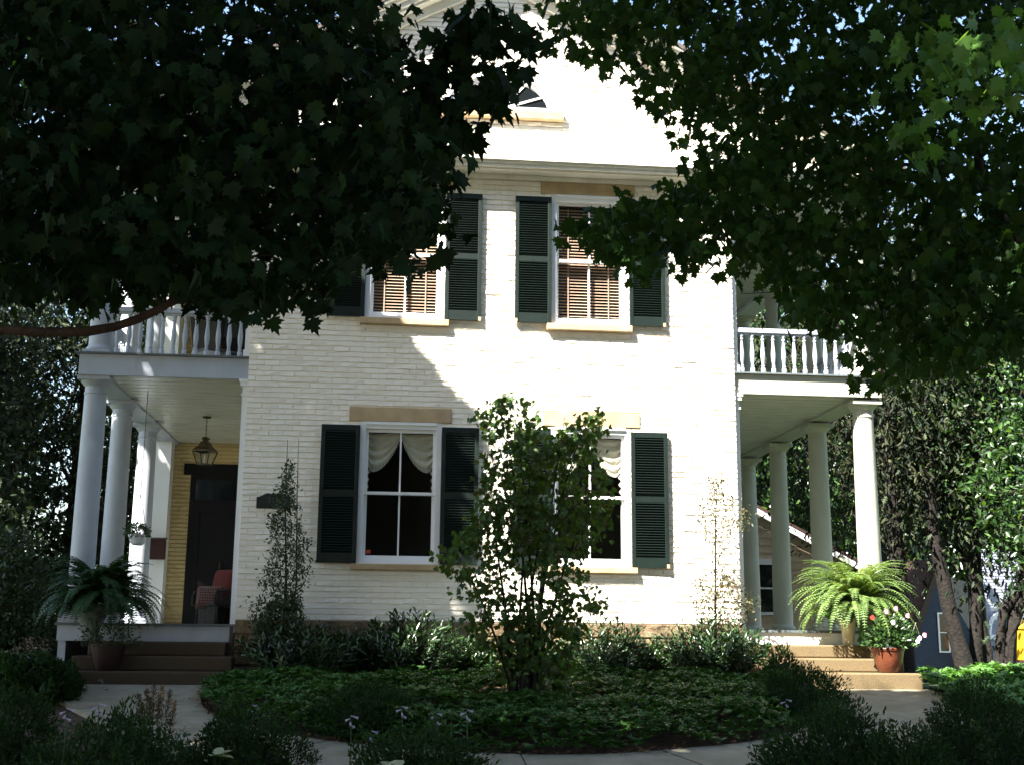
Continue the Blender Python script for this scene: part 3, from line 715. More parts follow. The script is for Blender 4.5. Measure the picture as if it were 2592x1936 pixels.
# ---- wicker chair with cushions on the porch
t = empty('wicker_armchair', (-2.6, 3.1, .69), math.radians(-55)); tag(t, 'dark wicker armchair in the left porch, partly hidden by the house corner', 'armchair')
q = MB(); q.box(-.33, .33, -.3, .3, .30, .36, c=.015)
for a in (-.3, .3):
    for b in (-.27, .27): q.tube([(a, b, .31), (a*1.08, b*1.08, 0)], [.022, .016], 8)
for i in range(8): a = math.pi*i/7; q.box(-.36+.09*i, -.28+.09*i, -.28, -.26, .02, .30); q.box(-.36, -.34, -.28+.07*i, -.215+.07*i, .02, .30)
q.build('seat', M['wicker'], t)
q = MB(); n_ = 14
vs = []
for i in range(n_+1):
    a = math.pi*i/n_; x, y = -.38*math.cos(a), .30*math.sin(a)+.05
    h = .55+.30*math.sin(a)**1.4
    vs += [(x, y, .32), (x*1.04, y*1.04, h), (x*1.09, y*1.09+.01, h), (x*1.05, y*1.05+.01, .32)]
q.add(vs, [(4*i+j, 4*i+(j+1) % 4, 4*(i+1)+(j+1) % 4, 4*(i+1)+j) for i in range(n_) for j in range(4)])
q.tube([((-.40*math.cos(math.pi*i/n_)), .32*math.sin(math.pi*i/n_)+.05, .555+.30*math.sin(math.pi*i/n_)**1.4) for i in range(n_+1)], .026, 8)
q.build('backrest', M['wicker'], t, True)
for s_ in (-1, 1):
    q = MB(); q.tube([(s_*.39, .06, .56), (s_*.40, -.12, .54), (s_*.38, -.30, .53), (s_*.37, -.33, .46), (s_*.36, -.33, .32)], .025, 8)
    for k in range(9):
        y = .04-.04*k; q.tube([(s_*.37, y, .34), (s_*.385, y-.14 if y > -.16 else -.3, .54)], .005, 5); q.tube([(s_*.37, y-.14 if y > -.16 else -.3, .34), (s_*.385, y, .54)], .005, 5)
    q.build('arm', M['wicker'], t)
def pillow(name, sx, sy, sz, m, lab, loc, rot):
    bm = bmesh.new(); bmesh.ops.create_grid(bm, x_segments=10, y_segments=10, size=1)
    top = [v.co.copy() for v in bm.verts]; bm.free()
    q = MB(); N_ = 11
    for sg in (1, -1):
        vs = [(p.x*sx, p.y*sy, sg*sz*((1-p.x**4)*(1-p.y**4))**.5) for p in top]
        q.add(vs, [(r*N_+c, r*N_+c+1, (r+1)*N_+c+1, (r+1)*N_+c) for r in range(N_-1) for c in range(N_-1)])
    o = q.build(name, m, None, True); o.location = loc; o.rotation_euler = rot; tag(o, lab, 'cushion'); return o
pillow('cushion', .24, .22, .07, M['red'], 'faded red back cushion leaning in the dark wicker armchair', (-2.62, 3.22, 1.36), (math.radians(78), 0, math.radians(-40)))
M['redpat'] = mat('red_diamond_fabric', (.5, .05, .05), .8)
nn = M['redpat'].node_tree; tc = nn.nodes.new('ShaderNodeTexCoord'); ck = nn.nodes.new('ShaderNodeTexChecker'); mp = nn.nodes.new('ShaderNodeMapping')
mp.inputs['Rotation'].default_value = (0, 0, .785); ck.inputs['Scale'].default_value = 34; ck.inputs['Color1'].default_value = (.08, .01, .01, 1); ck.inputs['Color2'].default_value = (.14, .10, .085, 1)
nn.links.new(tc.outputs['Object'], mp.inputs[0]); nn.links.new(mp.outputs[0], ck.inputs['Vector']); nn.links.new(ck.outputs['Color'], nn.nodes['Principled BSDF'].inputs['Base Color'])
pillow('cushion', .22, .18, .07, M['redpat'], 'red and cream diamond-patterned cushion on the wicker armchair seat', (-2.80, 2.98, 1.13), (math.radians(80), 0, math.radians(-15)))
# chair upstairs
t = empty('balcony_chair', (-2.75, 1.6, 4.35), math.radians(35)); tag(t, 'dark chair with slanted back behind the left balcony balusters', 'chair')
q = MB(); q.box(-.25, .25, -.25, .25, .36, .41, c=.01); q.build('seat', M['iron'], t)
q = MB(); q.obox((0, .30, .68), (.24, 0, 0), (0, .10, .30), (0, .014, -.005)); q.build('backrest', M['iron'], t)
for a in (-.22, .22):
    for b in (-.22, .22): q = MB(); q.tube([(a, b, .36), (a*1.1, b*1.15, 0)], .016, 8); q.build('leg', M['iron'], t)

# ================================================================== PLANTS
def fern(P0, n, R, H, m, parent, size=1.0, seed=1, dropf=1.0):
    """arching fronds, each a rachis with pinnae"""
    r_ = np.random.default_rng(seed); Pp = []; A = []; N = []; Sz = []; tb = MB()
    for i in range(n):
        az = r_.uniform(0, 2*math.pi); e0 = r_.uniform(.25, 1.5); L = R*r_.uniform(.75, 1.15)
        K = 26; pos = np.array(P0, float)+np.array([math.cos(az), math.sin(az), 0])*r_.uniform(0, .05); pts = [pos.copy()]
        el = e0; tw = r_.uniform(-.25, .25)
        for k in range(K):
            d = np.array([math.cos(az+tw*k/K)*math.cos(el), math.sin(az+tw*k/K)*math.cos(el), math.sin(el)])
            pos = pos+d*L/K; pts.append(pos.copy())
            el -= (1.9+.5*r_.random())*dropf/K*(0.5+k/K)
            if k > 3:
                sd = np.cross(d, [0, 0, 1.]); sd /= np.linalg.norm(sd)+1e-9; up = np.cross(sd, d)
                wl = .085*size*math.sin(math.pi*min(1, (k+2)/(K+1))**.8)+.012
                for s_ in (-1, 1):
                    Pp.append(pos); A.append(sd*s_+d*.35-up*.15); N.append(up+r_.normal(0, .12, 3)); Sz.append(wl*r_.uniform(.85, 1.1))
        tb.tube(pts[::3], [.0035]*len(pts[::3]), 4)
    o = leaves('fronds', mk_leaf([(0, 0), (.1, .17), (.6, .13), (1, 0)], .1, .15), np.array(Pp), np.array(A), np.array(N), np.array(Sz), m, parent)
    tb.build('frond_stems', m, parent)
def whorls(P, Up, nl, size, mat_, name, parent, spread=.9, tm=OVATE, jit=.2):
    """rosettes of leaves at points P"""
    n = len(P); az = rng.uniform(0, 6.28, (n, 1))+np.arange(nl)[None]*6.283/nl+rng.normal(0, .2, (n, nl))
    t1 = nrm(np.cross(Up, np.array([.3, .9, .1])[None])); t2 = np.cross(Up, t1)
    el = rng.uniform(.0, spread, (n, nl))
    A = (t1[:, None]*np.cos(az)[..., None]+t2[:, None]*np.sin(az)[..., None])*np.cos(el)[..., None]+Up[:, None]*np.sin(el)[..., None]
    N = Up[:, None]-A*.3+rng.normal(0, jit, (n, nl, 3))
    PP = np.repeat(P[:, None], nl, 1).reshape(-1, 3)
    return leaves(name, tm, PP, A.reshape(-1, 3), N.reshape(-1, 3), rng.uniform(size*.75, size*1.2, n*nl), mat_, parent)

# ---- the two big maples -------------------------------------------------
def shade(X, Z):
    """ray-plane coordinates (slid along the sun onto the facade plane): True where the crown must block the sun"""
    bx = np.interp(Z, [-2.3, 0, .9, 1.3, 2.2, 3.3, 3.9, 4.27, 4.75, 5.0, 5.6, 7.3], [1.3, 1.3, 1.15, .75, .95, 1.0, .72, .48, .15, -.35, -.65, -.8])
    a = (Z < -2.1) & (Z > -28) & (X > -7) & (X < 26)
    b = (Z >= -2.1) & (Z < 7.1) & (X < bx) & (X > -8.6)
    c = (Z >= 11.2) & (X < -8) & (X > -16) & (np.sin(X*5+2*Z)*np.sin(Z*3.1-X) > -.35)
    return a | b | c
def canopy(xr, yr, n, size, name, mt, parent, zr=(9.6, 13.5)):
    x = rng.uniform(*xr, n); y = rng.uniform(*yr, n); z = rng.uniform(*zr, n)
    X = x-1.15*y; Z = z+1.85*y
    hole = np.sin(X*2.1+1.3*np.sin(Z*1.7))*np.sin(Z*1.3+.9*np.sin(X*1.1+2))
    ok = shade(X+rng.normal(0, .07, n), Z+rng.normal(0, .07, n)) & ~((hole > .985))
    # sun flecks kept open where the photograph shows lit foliage at the right and on the yellow wall
    ok &= ~(((X-14.9)/.55)**2+((Z+13.55)/.55)**2 < 1)
    P = np.stack([x, y, z], 1)[ok]; n = len(P)
    A = rdir(n)*np.array([1, 1, .35]); N = np.tile([SUN.x, SUN.y, SUN.z+.4], (n, 1))+rng.normal(0, .45, (n, 3))
    return leaves(name, MAPLE_LO, P, A, N, rng.uniform(size*.8, size*1.25, n), mt, parent)
def hang_leaves(P, size, mt, name, parent, k=5, spread=.10, tmpl=MAPLE, out=None):
    n = len(P); Q = np.repeat(P, k, 0)+rng.normal(0, 1, (n*k, 3))*np.array([spread, spread, spread*.6])
    m_ = n*k; A = rdir(m_)*np.array([.8, .8, .4])+np.array([0, 0, -.75])
    N = rdir(m_)*.9+np.array([0, -.45, .5]); sz = rng.uniform(size*.55, size*1.2, m_); h = m_//2
    if tmpl is MAPLE and m_ > 400:
        rel(leaves(name, MAPLE_B, Q[h:], A[h:], N[h:], sz[h:], mt, parent), parent)
        return leaves(name, MAPLE, Q[:h], A[:h], N[:h], sz[:h], mt, parent)
    return leaves(name, tmpl, Q, A, N, sz, mt, parent)
def thin(P, amt, sd):
    a = sd*1.7; x, y, z = P.T
    n_ = np.sin(x*6.1+a+1.7*np.sin(z*3.3+a))*np.sin(z*6.7+1.3*np.sin(x*3.9+y*2+a))+.5*np.sin(x*13+z*7+y*3)*np.sin(z*12-x*5)
    return P[n_ < amt]
D = lambda *p: [tuple(q) for q in p]
M1 = D((-160, -170), (800, -170), (795, 0), (840, 30), (845, 100), (870, 150), (860, 250), (960, 290), (985, 330), (950, 390), (970, 440), (960, 495), (900, 520), (885, 560), (860, 575), (860, 600), (825, 590), (795, 555), (755, 585), (715, 615), (705, 680), (680, 640), (650, 665), (610, 660), (580, 625), (560, 680), (500, 670), (440, 660), (400, 630), (330, 640), (240, 650), (120, 645), (0, 650), (-160, 650))
M1s = D((950, 30), (1050, 10), (1095, 45), (1160, 65), (1155, 100), (1110, 130), (1118, 180), (1105, 232), (1060, 275), (1015, 300), (950, 320), (870, 300), (855, 200), (905, 150))
M2 = D((1185, -170), (1200, 60), (1220, 125), (1255, 120), (1290, 140), (1330, 120), (1350, 140), (1400, 190), (1420, 255), (1475, 255), (1495, 290), (1505, 350), (1500, 385), (1440, 445), (1375, 440), (1355, 465), (1270, 490), (1240, 520), (1280, 550), (1370, 585), (1400, 605), (1440, 590), (1450, 545), (1480, 560), (1525, 595), (1560, 570), (1640, 600), (1690, 625), (1710, 680), (1775, 730), (1800, 695), (1850, 730), (1880, 790), (1865, 840), (1940, 850), (2010, 830), (2060, 800), (2130, 790), (2212, 760), (2380, 740), (2380, -170))
t = empty('maple_tree', (-7.5, -11.5, float(g(-11.5)))); tag(t, 'big dark maple whose shaded boughs hang across the upper left of the view', 'tree'); L0 = Vector(t.location)
def rel(o, root): o.location = -Vector(root.location); return o
q = MB(); q.tube([(-7.5, -11.5, -1.2), (-7.45, -11.4, .3), (-7.4, -11.4, 3), (-7.1, -11.3, 6.5), (-6.8, -11.2, 10), (-6.3, -11, 12.5)], [.42, .32, .28, .24, .18, .1], 14); rel(q.build('trunk', M['bark'], t, True), t)
q = MB()
lim = [(-7.3, -11.35, 2.1), (-5.2, -11.3, 1.98), (-3.2, -11.2, 1.96)]+[tuple(at(u, v, -11.2)) for u, v in ((0, 835), (110, 842), (220, 840), (290, 828), (350, 808), (410, 780), (450, 752), (500, 715), (600, 640), (760, 520), (900, 430))]
q.tube(lim, [.09, .07, .045, .024, .023, .024, .021, .021, .019, .018, .016, .012, .010, .006], 12)
q.tube([at(430, 772, -11.2), at(500, 735, -11.1), at(560, 690, -11.0), at(640, 650, -10.9), at(740, 640, -10.8)], [.014, .012, .01, .007, .004], 8)
q.tube([at(415, 785, -11.2), at(418, 740, -11.2), at(416, 700, -11.2), at(400, 640, -11.3)], [.010, .009, .007, .004], 7)
q.tube([at(415, 778, -11.2), at(400, 765, -11.2), at(395, 745, -11.15), at(385, 735, -11.1)], [.006, .005, .004, .003], 6)
q.tube([at(440, 768, -11.2), at(465, 770, -11.2), at(480, 755, -11.1)], [.004, .003, .003], 6)
for (a, b) in (((480, 728), (470, 690)), ((475, 735), (462, 712))): q.tube([at(*a, -11.2), at(*b, -11.2)], [.006, .003], 6)
q.tube([(-7.2, -11.35, 4.2), (-5.0, -11.1, 4.4), (-3.0, -10.9, 4.2), tuple(at(0, 230, -10.8)), tuple(at(260, 300, -10.8)), tuple(at(560, 300, -10.7)), tuple(at(820, 250, -10.6)), tuple(at(1010, 225, -10.6)), tuple(at(1200, 130, -10.6)), tuple(at(1250, 60, -10.6))], [.10, .07, .05, .035, .028, .018, .012, .007, .005, .003], 9)
q.tube([at(1040, 215, -10.6), at(1120, 175, -10.6), at(1205, 40, -10.6), at(1190, -30, -10.6)], [.005, .004, .003, .002], 6)
q.tube([at(820, 250, -10.6), at(900, 370, -10.5), at(1000, 480, -10.5), at(1060, 540, -10.5)], [.010, .007, .005, .003], 6)
for k in range(12):
    u, v = rng.uniform(50, 600), rng.uniform(60, 550); q.tube([at(u, v, -11), at(u+rng.uniform(40, 120), v-rng.uniform(-60, 90), -10.9), at(u+rng.uniform(140, 220), v-rng.uniform(-80, 150), -10.8)], [.006, .004, .002], 6)
for k in range(14):
    a = rng.uniform(0, 6.28); r1 = rng.uniform(2, 6); b0 = np.array([-6.9, -11.2, rng.uniform(6, 10)])
    e = b0+np.array([math.cos(a)*r1*1.2, math.sin(a)*r1, 13-b0[2]-rng.uniform(0, 3)]); m_ = (b0+e)/2+np.array([0, 0, -.5]); 
    if e[2] < 9.3: e[2] = 9.5
    q.tube([b0, m_, e], [.09, .06, .02], 7)
rel(q.build('limbs', M['bark'], t, True), t)
P = thin(img_points(M1, 3300, -12.2, -8.4), .5, 3)
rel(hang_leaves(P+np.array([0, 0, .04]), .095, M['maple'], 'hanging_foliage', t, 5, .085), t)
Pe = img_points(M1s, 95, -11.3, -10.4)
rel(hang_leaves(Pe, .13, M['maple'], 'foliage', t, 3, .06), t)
rel(canopy((-24, -1.5), (-24, 3.5), 60000, .34, 'crown', M['crown'], t), t)
t = empty('maple_tree', (7.6, -8.6, float(g(-8.6)))); tag(t, 'maple with mid-green leaves and curved limb filling the upper right', 'tree')
q = MB(); q.tube([(7.6, -8.6, -1.0), (7.5, -8.5, .8), (7.2, -8.4, 2.2), (7.0, -8.4, 4.5), (6.8, -8.3, 8), (6.5, -8.2, 11)], [.34, .25, .22, .18, .14, .07], 12); rel(q.build('trunk', M['bark'], t, True), t)
q = MB()
q.tube([(7.2, -8.4, 2.0), (6.2, -8.2, 2.7)]+[tuple(at(u, v, -8)) for u, v in ((2640, 740), (2592, 650), (2540, 560), (2500, 500), (2480, 440), (2474, 380), (2470, 320), (2452, 250), (2432, 180), (2410, 100), (2390, 40), (2370, -40), (2340, -140))], [.10, .08, .055, .050, .046, .042, .038, .034, .032, .028, .025, .022, .02, .018, .012], 10)
q.tube([at(2478, 440, -8), at(2400, 425, -8.05), at(2300, 418, -8.1), at(2210, 412, -8.1), at(2140, 410, -8.1), at(2115, 370, -8.15), at(2100, 340, -8.2), at(2085, 290, -8.2)], [.022, .018, .016, .014, .012, .010, .008, .005], 8)
q.tube([at(2140, 410, -8.1), at(2100, 435, -8.1), at(2060, 456, -8.1), at(1960, 500, -8.0)], [.009, .007, .006, .003], 6)
q.tube([at(2432, 180, -8), at(2470, 120, -8.1), at(2560, 60, -8.1)], [.012, .008, .004], 6)
for k in range(14):
    u, v = rng.uniform(1950, 2400), rng.uniform(60, 700); q.tube([at(u, v, -7.6), at(u-rng.uniform(40, 120), v-rng.uniform(-60, 60), -7.5), at(u-rng.uniform(140, 220), v-rng.uniform(-100, 90), -7.5)], [.006, .004, .002], 6)
q.tube([at(2000, 480, -7.5), at(1850, 500, -7.5), at(1700, 520, -7.5), at(1560, 560, -7.5), at(1480, 580, -7.5)], [.008, .006, .005, .004, .002], 6)
for k in range(10):
    a = rng.uniform(0, 6.28); r1 = rng.uniform(2, 5); b0 = np.array([6.7, -8.3, rng.uniform(6, 9)])
    e = b0+np.array([math.cos(a)*r1, math.sin(a)*r1, 4]); q.tube([b0, (b0+e)/2+np.array([0, 0, -.4]), e], [.07, .05, .02], 7)
rel(q.build('limbs', M['bark'], t, True), t)
P = thin(img_points(M2, 3700, -9.2, -5.6), .5, 5)
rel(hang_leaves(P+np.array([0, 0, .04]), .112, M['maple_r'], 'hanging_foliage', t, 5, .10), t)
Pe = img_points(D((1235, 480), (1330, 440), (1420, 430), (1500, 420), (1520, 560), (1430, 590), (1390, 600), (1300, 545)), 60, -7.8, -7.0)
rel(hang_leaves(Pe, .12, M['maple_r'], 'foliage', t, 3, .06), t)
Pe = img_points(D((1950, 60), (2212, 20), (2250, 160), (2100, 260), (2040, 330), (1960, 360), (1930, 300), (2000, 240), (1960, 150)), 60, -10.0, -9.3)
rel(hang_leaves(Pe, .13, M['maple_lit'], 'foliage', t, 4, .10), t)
rel(canopy((-1.5, 12), (-24, -1), 42000, .34, 'crown', M['crown'], t), t)

# ---- central young maple
t = empty('young_maple', (1.6, -2.6, float(g(-2.6)))); tag(t, 'young multi-stemmed maple standing in the bed in front of the right-hand window', 'small tree')
YM = D((1035, 890), (1070, 860), (1108, 835), (1130, 870), (1145, 890), (1165, 930), (1195, 940), (1232, 905), (1262, 890), (1300, 880), (1302, 905), (1280, 945), (1290, 1000), (1335, 1085), (1290, 1110), (1270, 1130), (1305, 1160), (1280, 1190), (1230, 1200), (1290, 1265), (1300, 1310), (1250, 1340), (1240, 1400), (1200, 1440), (1100, 1445), (1040, 1400), (990, 1330), (958, 1290), (1000, 1260), (955, 1220), (950, 1190), (1000, 1150), (1015, 1090), (1045, 1040), (1035, 985), (1062, 955), (1030, 910))
q = MB(); base = np.array([1.6, -2.6, g(-2.6)])
tips = [(1085, 870), (1110, 880), (1040, 1010), (1150, 980), (1220, 900), (1265, 900), (1270, 1100), (990, 1200), (1200, 1000), (1180, 1150)]
for k, (u, v) in enumerate(tips):
    e = at(u*S23, v*S23, rng.uniform(-2.9, -2.3)); b0 = base+np.array([rng.uniform(-.16, .16), rng.uniform(-.1, .1), 0])
    m1 = b0+(e-b0)*np.array([.30, .4, .45]); m0 = b0+(e-b0)*np.array([.1, .15, .2]); m2 = b0+(e-b0)*np.array([.62, .7, .75])
    q.tube([b0, m0, m1, m2, e], [.026, .02, .015, .010, .004], 7)
q.tube([base+np.array([0, 0, -.1]), base+np.array([.02, 0, .45])], [.10, .07], 10)
rel(q.build('stems', M['barkd'], t, True), t)
Pu = thin(img_points(YM, 1150, -3.15, -2.1), .36, 2)
Pt = img_points(D((1040, 870), (1140, 860), (1190, 960), (1250, 900), (1300, 900), (1290, 1000), (1340, 1085), (1280, 1180), (1200, 1230), (1060, 1200), (970, 1200), (1040, 1060), (1060, 960)), 380, -3.0, -2.3)
P = np.vstack([Pu, Pt])
Pl = img_points(D((1060, 1330), (1260, 1330), (1250, 1470), (1080, 1470)), 130, -2.9, -2.2); P = np.vstack([P, Pl])
rel(hang_leaves(P, .078, M['young'], 'foliage', t, 4, .055), t)

def shrub_tree(name, lab, cat, base, top, m, trunks, polys, nleaf, size, Yr, tm=OVATE, k=4, spread=.05, bark='barkd'):
    t = empty(name, tuple(base)); tag(t, lab, cat)
    q = MB()
    for tr in trunks: q.tube([np.array(p) for p in tr[0]], tr[1], 7)
    rel(q.build('stem', M[bark], t, True), t)
    for i, (poly, fr_) in enumerate(polys):
        P = img_points(poly, int(nleaf*fr_), *Yr)
        n = len(P); Q = np.repeat(P, k, 0)+rng.normal(0, spread, (n*k, 3)); m_ = n*k
        rel(leaves('foliage', tm, Q, rdir(m_)+np.array([0, 0, .2]), rdir(m_)+np.array([0, -.3, .6]), rng.uniform(size*.7, size*1.25, m_), m, t), t)
    return t
shrub_tree('slender_holly', 'slender dark upright shrub with two tips against the shaded brick under the plaque', 'shrub', (-1.36, -.6, -.09), 0, M['holly'],
    [([(-1.36, -.6, -.1), (-1.33, -.6, 1.2), at(722, 1280, -.6), at(728, 1112, -.6)], [.02, .014, .009, .003]), ([(-1.3, -.6, -.1), (-1.2, -.6, 1.2), at(752, 1250, -.6), at(756, 1108, -.6)], [.016, .011, .006, .002])],
    [(D((618, 1000), (632, 1000), (640, 1080), (650, 1150), (672, 1170), (650, 1220), (680, 1200), (655, 1270), (640, 1340), (660, 1420), (560, 1440), (545, 1330), (535, 1300), (575, 1290), (560, 1250), (590, 1180), (580, 1130), (600, 1060)), .55), (D((600, 1290), (650, 1290), (655, 1400), (560, 1420), (555, 1340)), .35), (D((612, 1020), (626, 1020), (632, 1110), (600, 1110)), .05)], 1750, .052, (-.85, -.4), k=4, spread=.04)
shrub_tree('slender_tree', 'slender sunlit sapling with tiers of olive leaves before the right end of the wall', 'small tree', (4.36, -.6, -.09), 0, M['slim'],
    [([(4.36, -.6, -.1), (4.36, -.62, 1.0), (4.39, -.6, 2.0), at(1815, 1195, -.6)], [.022, .016, .010, .003])],
    [(D((1510, 1080), (1545, 1060), (1590, 1075), (1600, 1100), (1640, 1105), (1600, 1150), (1560, 1175), (1520, 1160), (1500, 1125)), .30), (D((1500, 1250), (1550, 1235), (1590, 1240), (1600, 1290), (1640, 1290), (1600, 1370), (1520, 1370), (1500, 1320)), .55), (D((1540, 1030), (1556, 1030), (1565, 1075), (1530, 1080)), .07), (D((1540, 1170), (1560, 1170), (1565, 1240), (1535, 1240)), .04)], 560, .05, (-.85, -.35), k=4, spread=.045)

def laurel(cx_disp, w_disp, h_m, y, lab, i, n=110):
    n = int(n*1.6); w_disp *= 1.12
    c = at(cx_disp*S23, 1440*S23, y); wm = w_disp*S23/FPX*(y+DIST); gz = float(g(y))
    t = empty('laurel_shrub', (c[0], y, gz)); tag(t, lab, 'shrub', 'laurel shrubs along the foundation')
    q = MB(); Pp = []; A = []; N = []
    for k in range(n):
        az = rng.uniform(0, 6.28); rr = wm/2*math.sqrt(rng.random())
        top_ = h_m*1.25*(1-.38*(rr/(wm/2))**2)*rng.uniform(.7, 1.15)
        e = np.array([math.cos(az)*rr, math.sin(az)*rr*.7, top_]); b0 = e*np.array([.25, .25, 0])
        q.tube([b0, (b0+e)/2+np.array([0, 0, .03]), e], [.006, .004, .003], 4)
        d = nrm((e-b0)[None])[0]; L = np.linalg.norm(e-b0)
        K = 16
        for j in range(K):
            tt = .35+.68*j/K; p = b0+(e-b0)*min(tt, 1.02); a2 = j*2.4+k; el = .35+.5*tt
            s1 = nrm(np.cross(d, [.2, .9, .3])[None])[0]; s2 = np.cross(d, s1)
            a_ = (s1*math.cos(a2)+s2*math.sin(a2))*math.cos(el)+d*math.sin(el)
            Pp.append(p); A.append(a_); N.append(d-a_*.4+rng.normal(0, .2, 3))
    q.build('stems', M['barkd'], t)
    leaves('foliage', LANCE, np.array(Pp), np.array(A), np.array(N), rng.uniform(.07, .115, len(Pp)), M['laurel'], t)
    return t
laurel(650, 240, .60, -.75, 'dark laurel shrub under the shaded corner, nearest the left steps', 0, 120)
laurel(885, 230, .72, -.7, 'tall glossy laurel shrub below the left-hand lower window', 1, 130)
laurel(1025, 100, .50, -.6, 'small bright laurel shrub tucked left of the young maple stems', 2, 50)
laurel(1310, 190, .66, -.75, 'laurel shrub just right of the young maple, below the right-hand lower window', 3, 100)
laurel(1540, 230, .70, -.8, 'broad laurel shrub around the sapling foot, beside the right steps', 4, 130)
laurel(1425, 110, .50, -.55, 'small laurel shrub between the two larger ones right of the young maple', 6, 50)
laurel(770, 110, .50, -.55, 'low laurel shrub in shade between the slender dark shrub and the left-hand window', 7, 50)
laurel(1175, 130, .52, -.6, 'dark laurel shrub directly behind the young maple stems', 5, 60)

# ---- ground cover bed
ip = np.array([tuple(p) for p in ci]); bedpoly = [tuple(p) for p in ip]+[(5.0, -.35), (-2.0, -.35)]
P2 = sample_poly(bedpoly, 13500)
d_in = np.min(np.linalg.norm(P2[:, None]-ip[None], axis=2), 1)
hh = .10+.17*np.clip(d_in/.35, 0, 1)+.035*np.sin(P2[:, 0]*5.1+np.sin(P2[:, 1]*3))+.03*np.sin(P2[:, 1]*6+P2[:, 0])
hh = np.where(P2[:, 1] > -1.1, hh*.55, hh)
P = np.stack([P2[:, 0], P2[:, 1], g(P2[:, 1])+hh*rng.uniform(.75, 1.05, len(P2))], 1)
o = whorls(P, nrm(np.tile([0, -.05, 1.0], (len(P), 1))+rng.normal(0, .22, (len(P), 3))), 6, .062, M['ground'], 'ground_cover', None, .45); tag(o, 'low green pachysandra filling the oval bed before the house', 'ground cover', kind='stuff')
P2 = sample_poly([(6.9, -2.4), (7.0, -1.2), (7.1, -.6), (7.4, 0), (12, .5), (12, -2.6), (8.5, -2.9)], 4200)
P = np.stack([P2[:, 0], P2[:, 1], g(P2[:, 1])+(.25+.06*np.sin(P2[:, 0]*4)+.05*np.sin(P2[:, 1]*5))*rng.uniform(.6, 1.05, len(P2))], 1)
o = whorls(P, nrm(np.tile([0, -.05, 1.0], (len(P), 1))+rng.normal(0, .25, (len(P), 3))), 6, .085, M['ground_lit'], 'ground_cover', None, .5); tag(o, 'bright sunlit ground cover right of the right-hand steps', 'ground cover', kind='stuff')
# leaf litter along the bed edge and under the laurels
n = 2600; P2 = sample_poly([(-2.2, -1.0), (5.1, -1.0), (5.1, -.1), (-2.1, -.1)], n)
lit = leafmat('dry_leaf', [(.12, .06, .03), (.22, .11, .05), (.30, .15, .07), (.08, .05, .03)], .8, 0)
o = leaves('fallen_leaves', OVATE, np.stack([P2[:, 0], P2[:, 1], g(P2[:, 1])+.015+rng.uniform(0, .03, n)], 1), rdir(n)*np.array([1, 1, .2]), np.tile([0, 0, 1.], (n, 1))+rng.normal(0, .3, (n, 3)), rng.uniform(.04, .07, n), lit); tag(o, 'dry brown leaves on the mulch along the foundation', 'dead leaves', kind='stuff')
k_ = rng.integers(0, len(ip), 700); off_ = rng.normal(0, .06, (700, 2)); P2 = ip[k_]+off_
o = leaves('fallen_leaves', OVATE, np.stack([P2[:, 0], P2[:, 1], g(P2[:, 1])+.03+rng.uniform(0, .02, 700)], 1), rdir(700)*np.array([1, 1, .2]), np.tile([0, 0, 1.], (700, 1))+rng.normal(0, .3, (700, 3)), rng.uniform(.03, .06, 700), lit); tag(o, 'dry leaf litter edging the oval bed by the curved path', 'dead leaves', kind='stuff')

# ---- clipped mounds
_ms = [0]
def mound(cu_, cv, rx_px, top_px, y, lab, n=9000, size=.028, ry=None, m='box', low=False):
    """dome of small leaves; cu_, cv: photograph-overview position of the top, rx in the same pixels"""
    c = at(cu_*S23, cv*S23, y); dist = y+DIST; rx = rx_px*S23/FPX*dist; gz = float(g(y)); H = max(.15, c[2]-gz); ry = ry or rx*.9
    t = empty('yew_mound' if not low else 'low_juniper', (c[0], y, gz)); tag(t, lab, 'shrub')
    d = rdir(n); d[:, 2] = np.abs(d[:, 2]); 
    _ms[0] += 1; ph = _ms[0]*1.7; lump = 1+.13*np.sin(d[:, 0]*(4+_ms[0] % 3)+ph+d[:, 2]*5)+.10*np.sin(d[:, 0]*9+ph*2+d[:, 1]*4)+.08*np.sin(d[:, 1]*8+3)+.05*np.sin(d[:, 0]*15+d[:, 1]*11)
    rad = lump*rng.uniform(.72, 1.03, n)[:]; P = d*rad[:, None]*np.array([rx, ry, H])
    A = nrm(d*np.array([1/rx, 1/ry, 1/H]))+rdir(n)*.7+np.array([0, 0, .35]); N = rdir(n)+np.array([0, 0, .5])
    ns = n//14
    leaves('foliage', LEAFLET, P, A, N, rng.uniform(size*1.1, size*1.9, n), M[m], t)
    # loose shoots that break the outline
    ds = rdir(ns); ds[:, 2] = np.abs(ds[:, 2]); B0 = ds*np.array([rx, ry, H])*1.0
    K = 7; sh = nrm(ds+rdir(ns)*.5+np.array([0, 0, .6]))
    PP = (B0[:, None]+sh[:, None]*(np.linspace(0, .09, K)[None, :, None])).reshape(-1, 3)
    leaves('shoots', LEAFLET, PP, np.repeat(sh, K, 0)*.8+rdir(ns*K), rdir(ns*K), rng.uniform(size*.8, size*1.4, ns*K), M[m], t)
    q = MB(); q.lathe([(.05, 0), (.04, H*.5), (.01, H*.7)], 0, 0, 6); q.build('stem', M['barkd'], t)
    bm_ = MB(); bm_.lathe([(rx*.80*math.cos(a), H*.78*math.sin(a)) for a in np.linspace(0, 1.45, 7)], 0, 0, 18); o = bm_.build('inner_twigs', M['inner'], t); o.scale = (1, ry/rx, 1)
    return t
mound(30, 1515, 110, 0, -8.0, 'dark clipped yew mound at the far left edge of the foreground', 8000)
mound(255, 1572, 200, 0, -8.6, 'wide low yew mound in the left foreground under the reddish plume plant', 13000)
mound(545, 1550, 150, 0, -8.3, 'rounded yew mound left of the gap showing the curved path, front row', 12000)
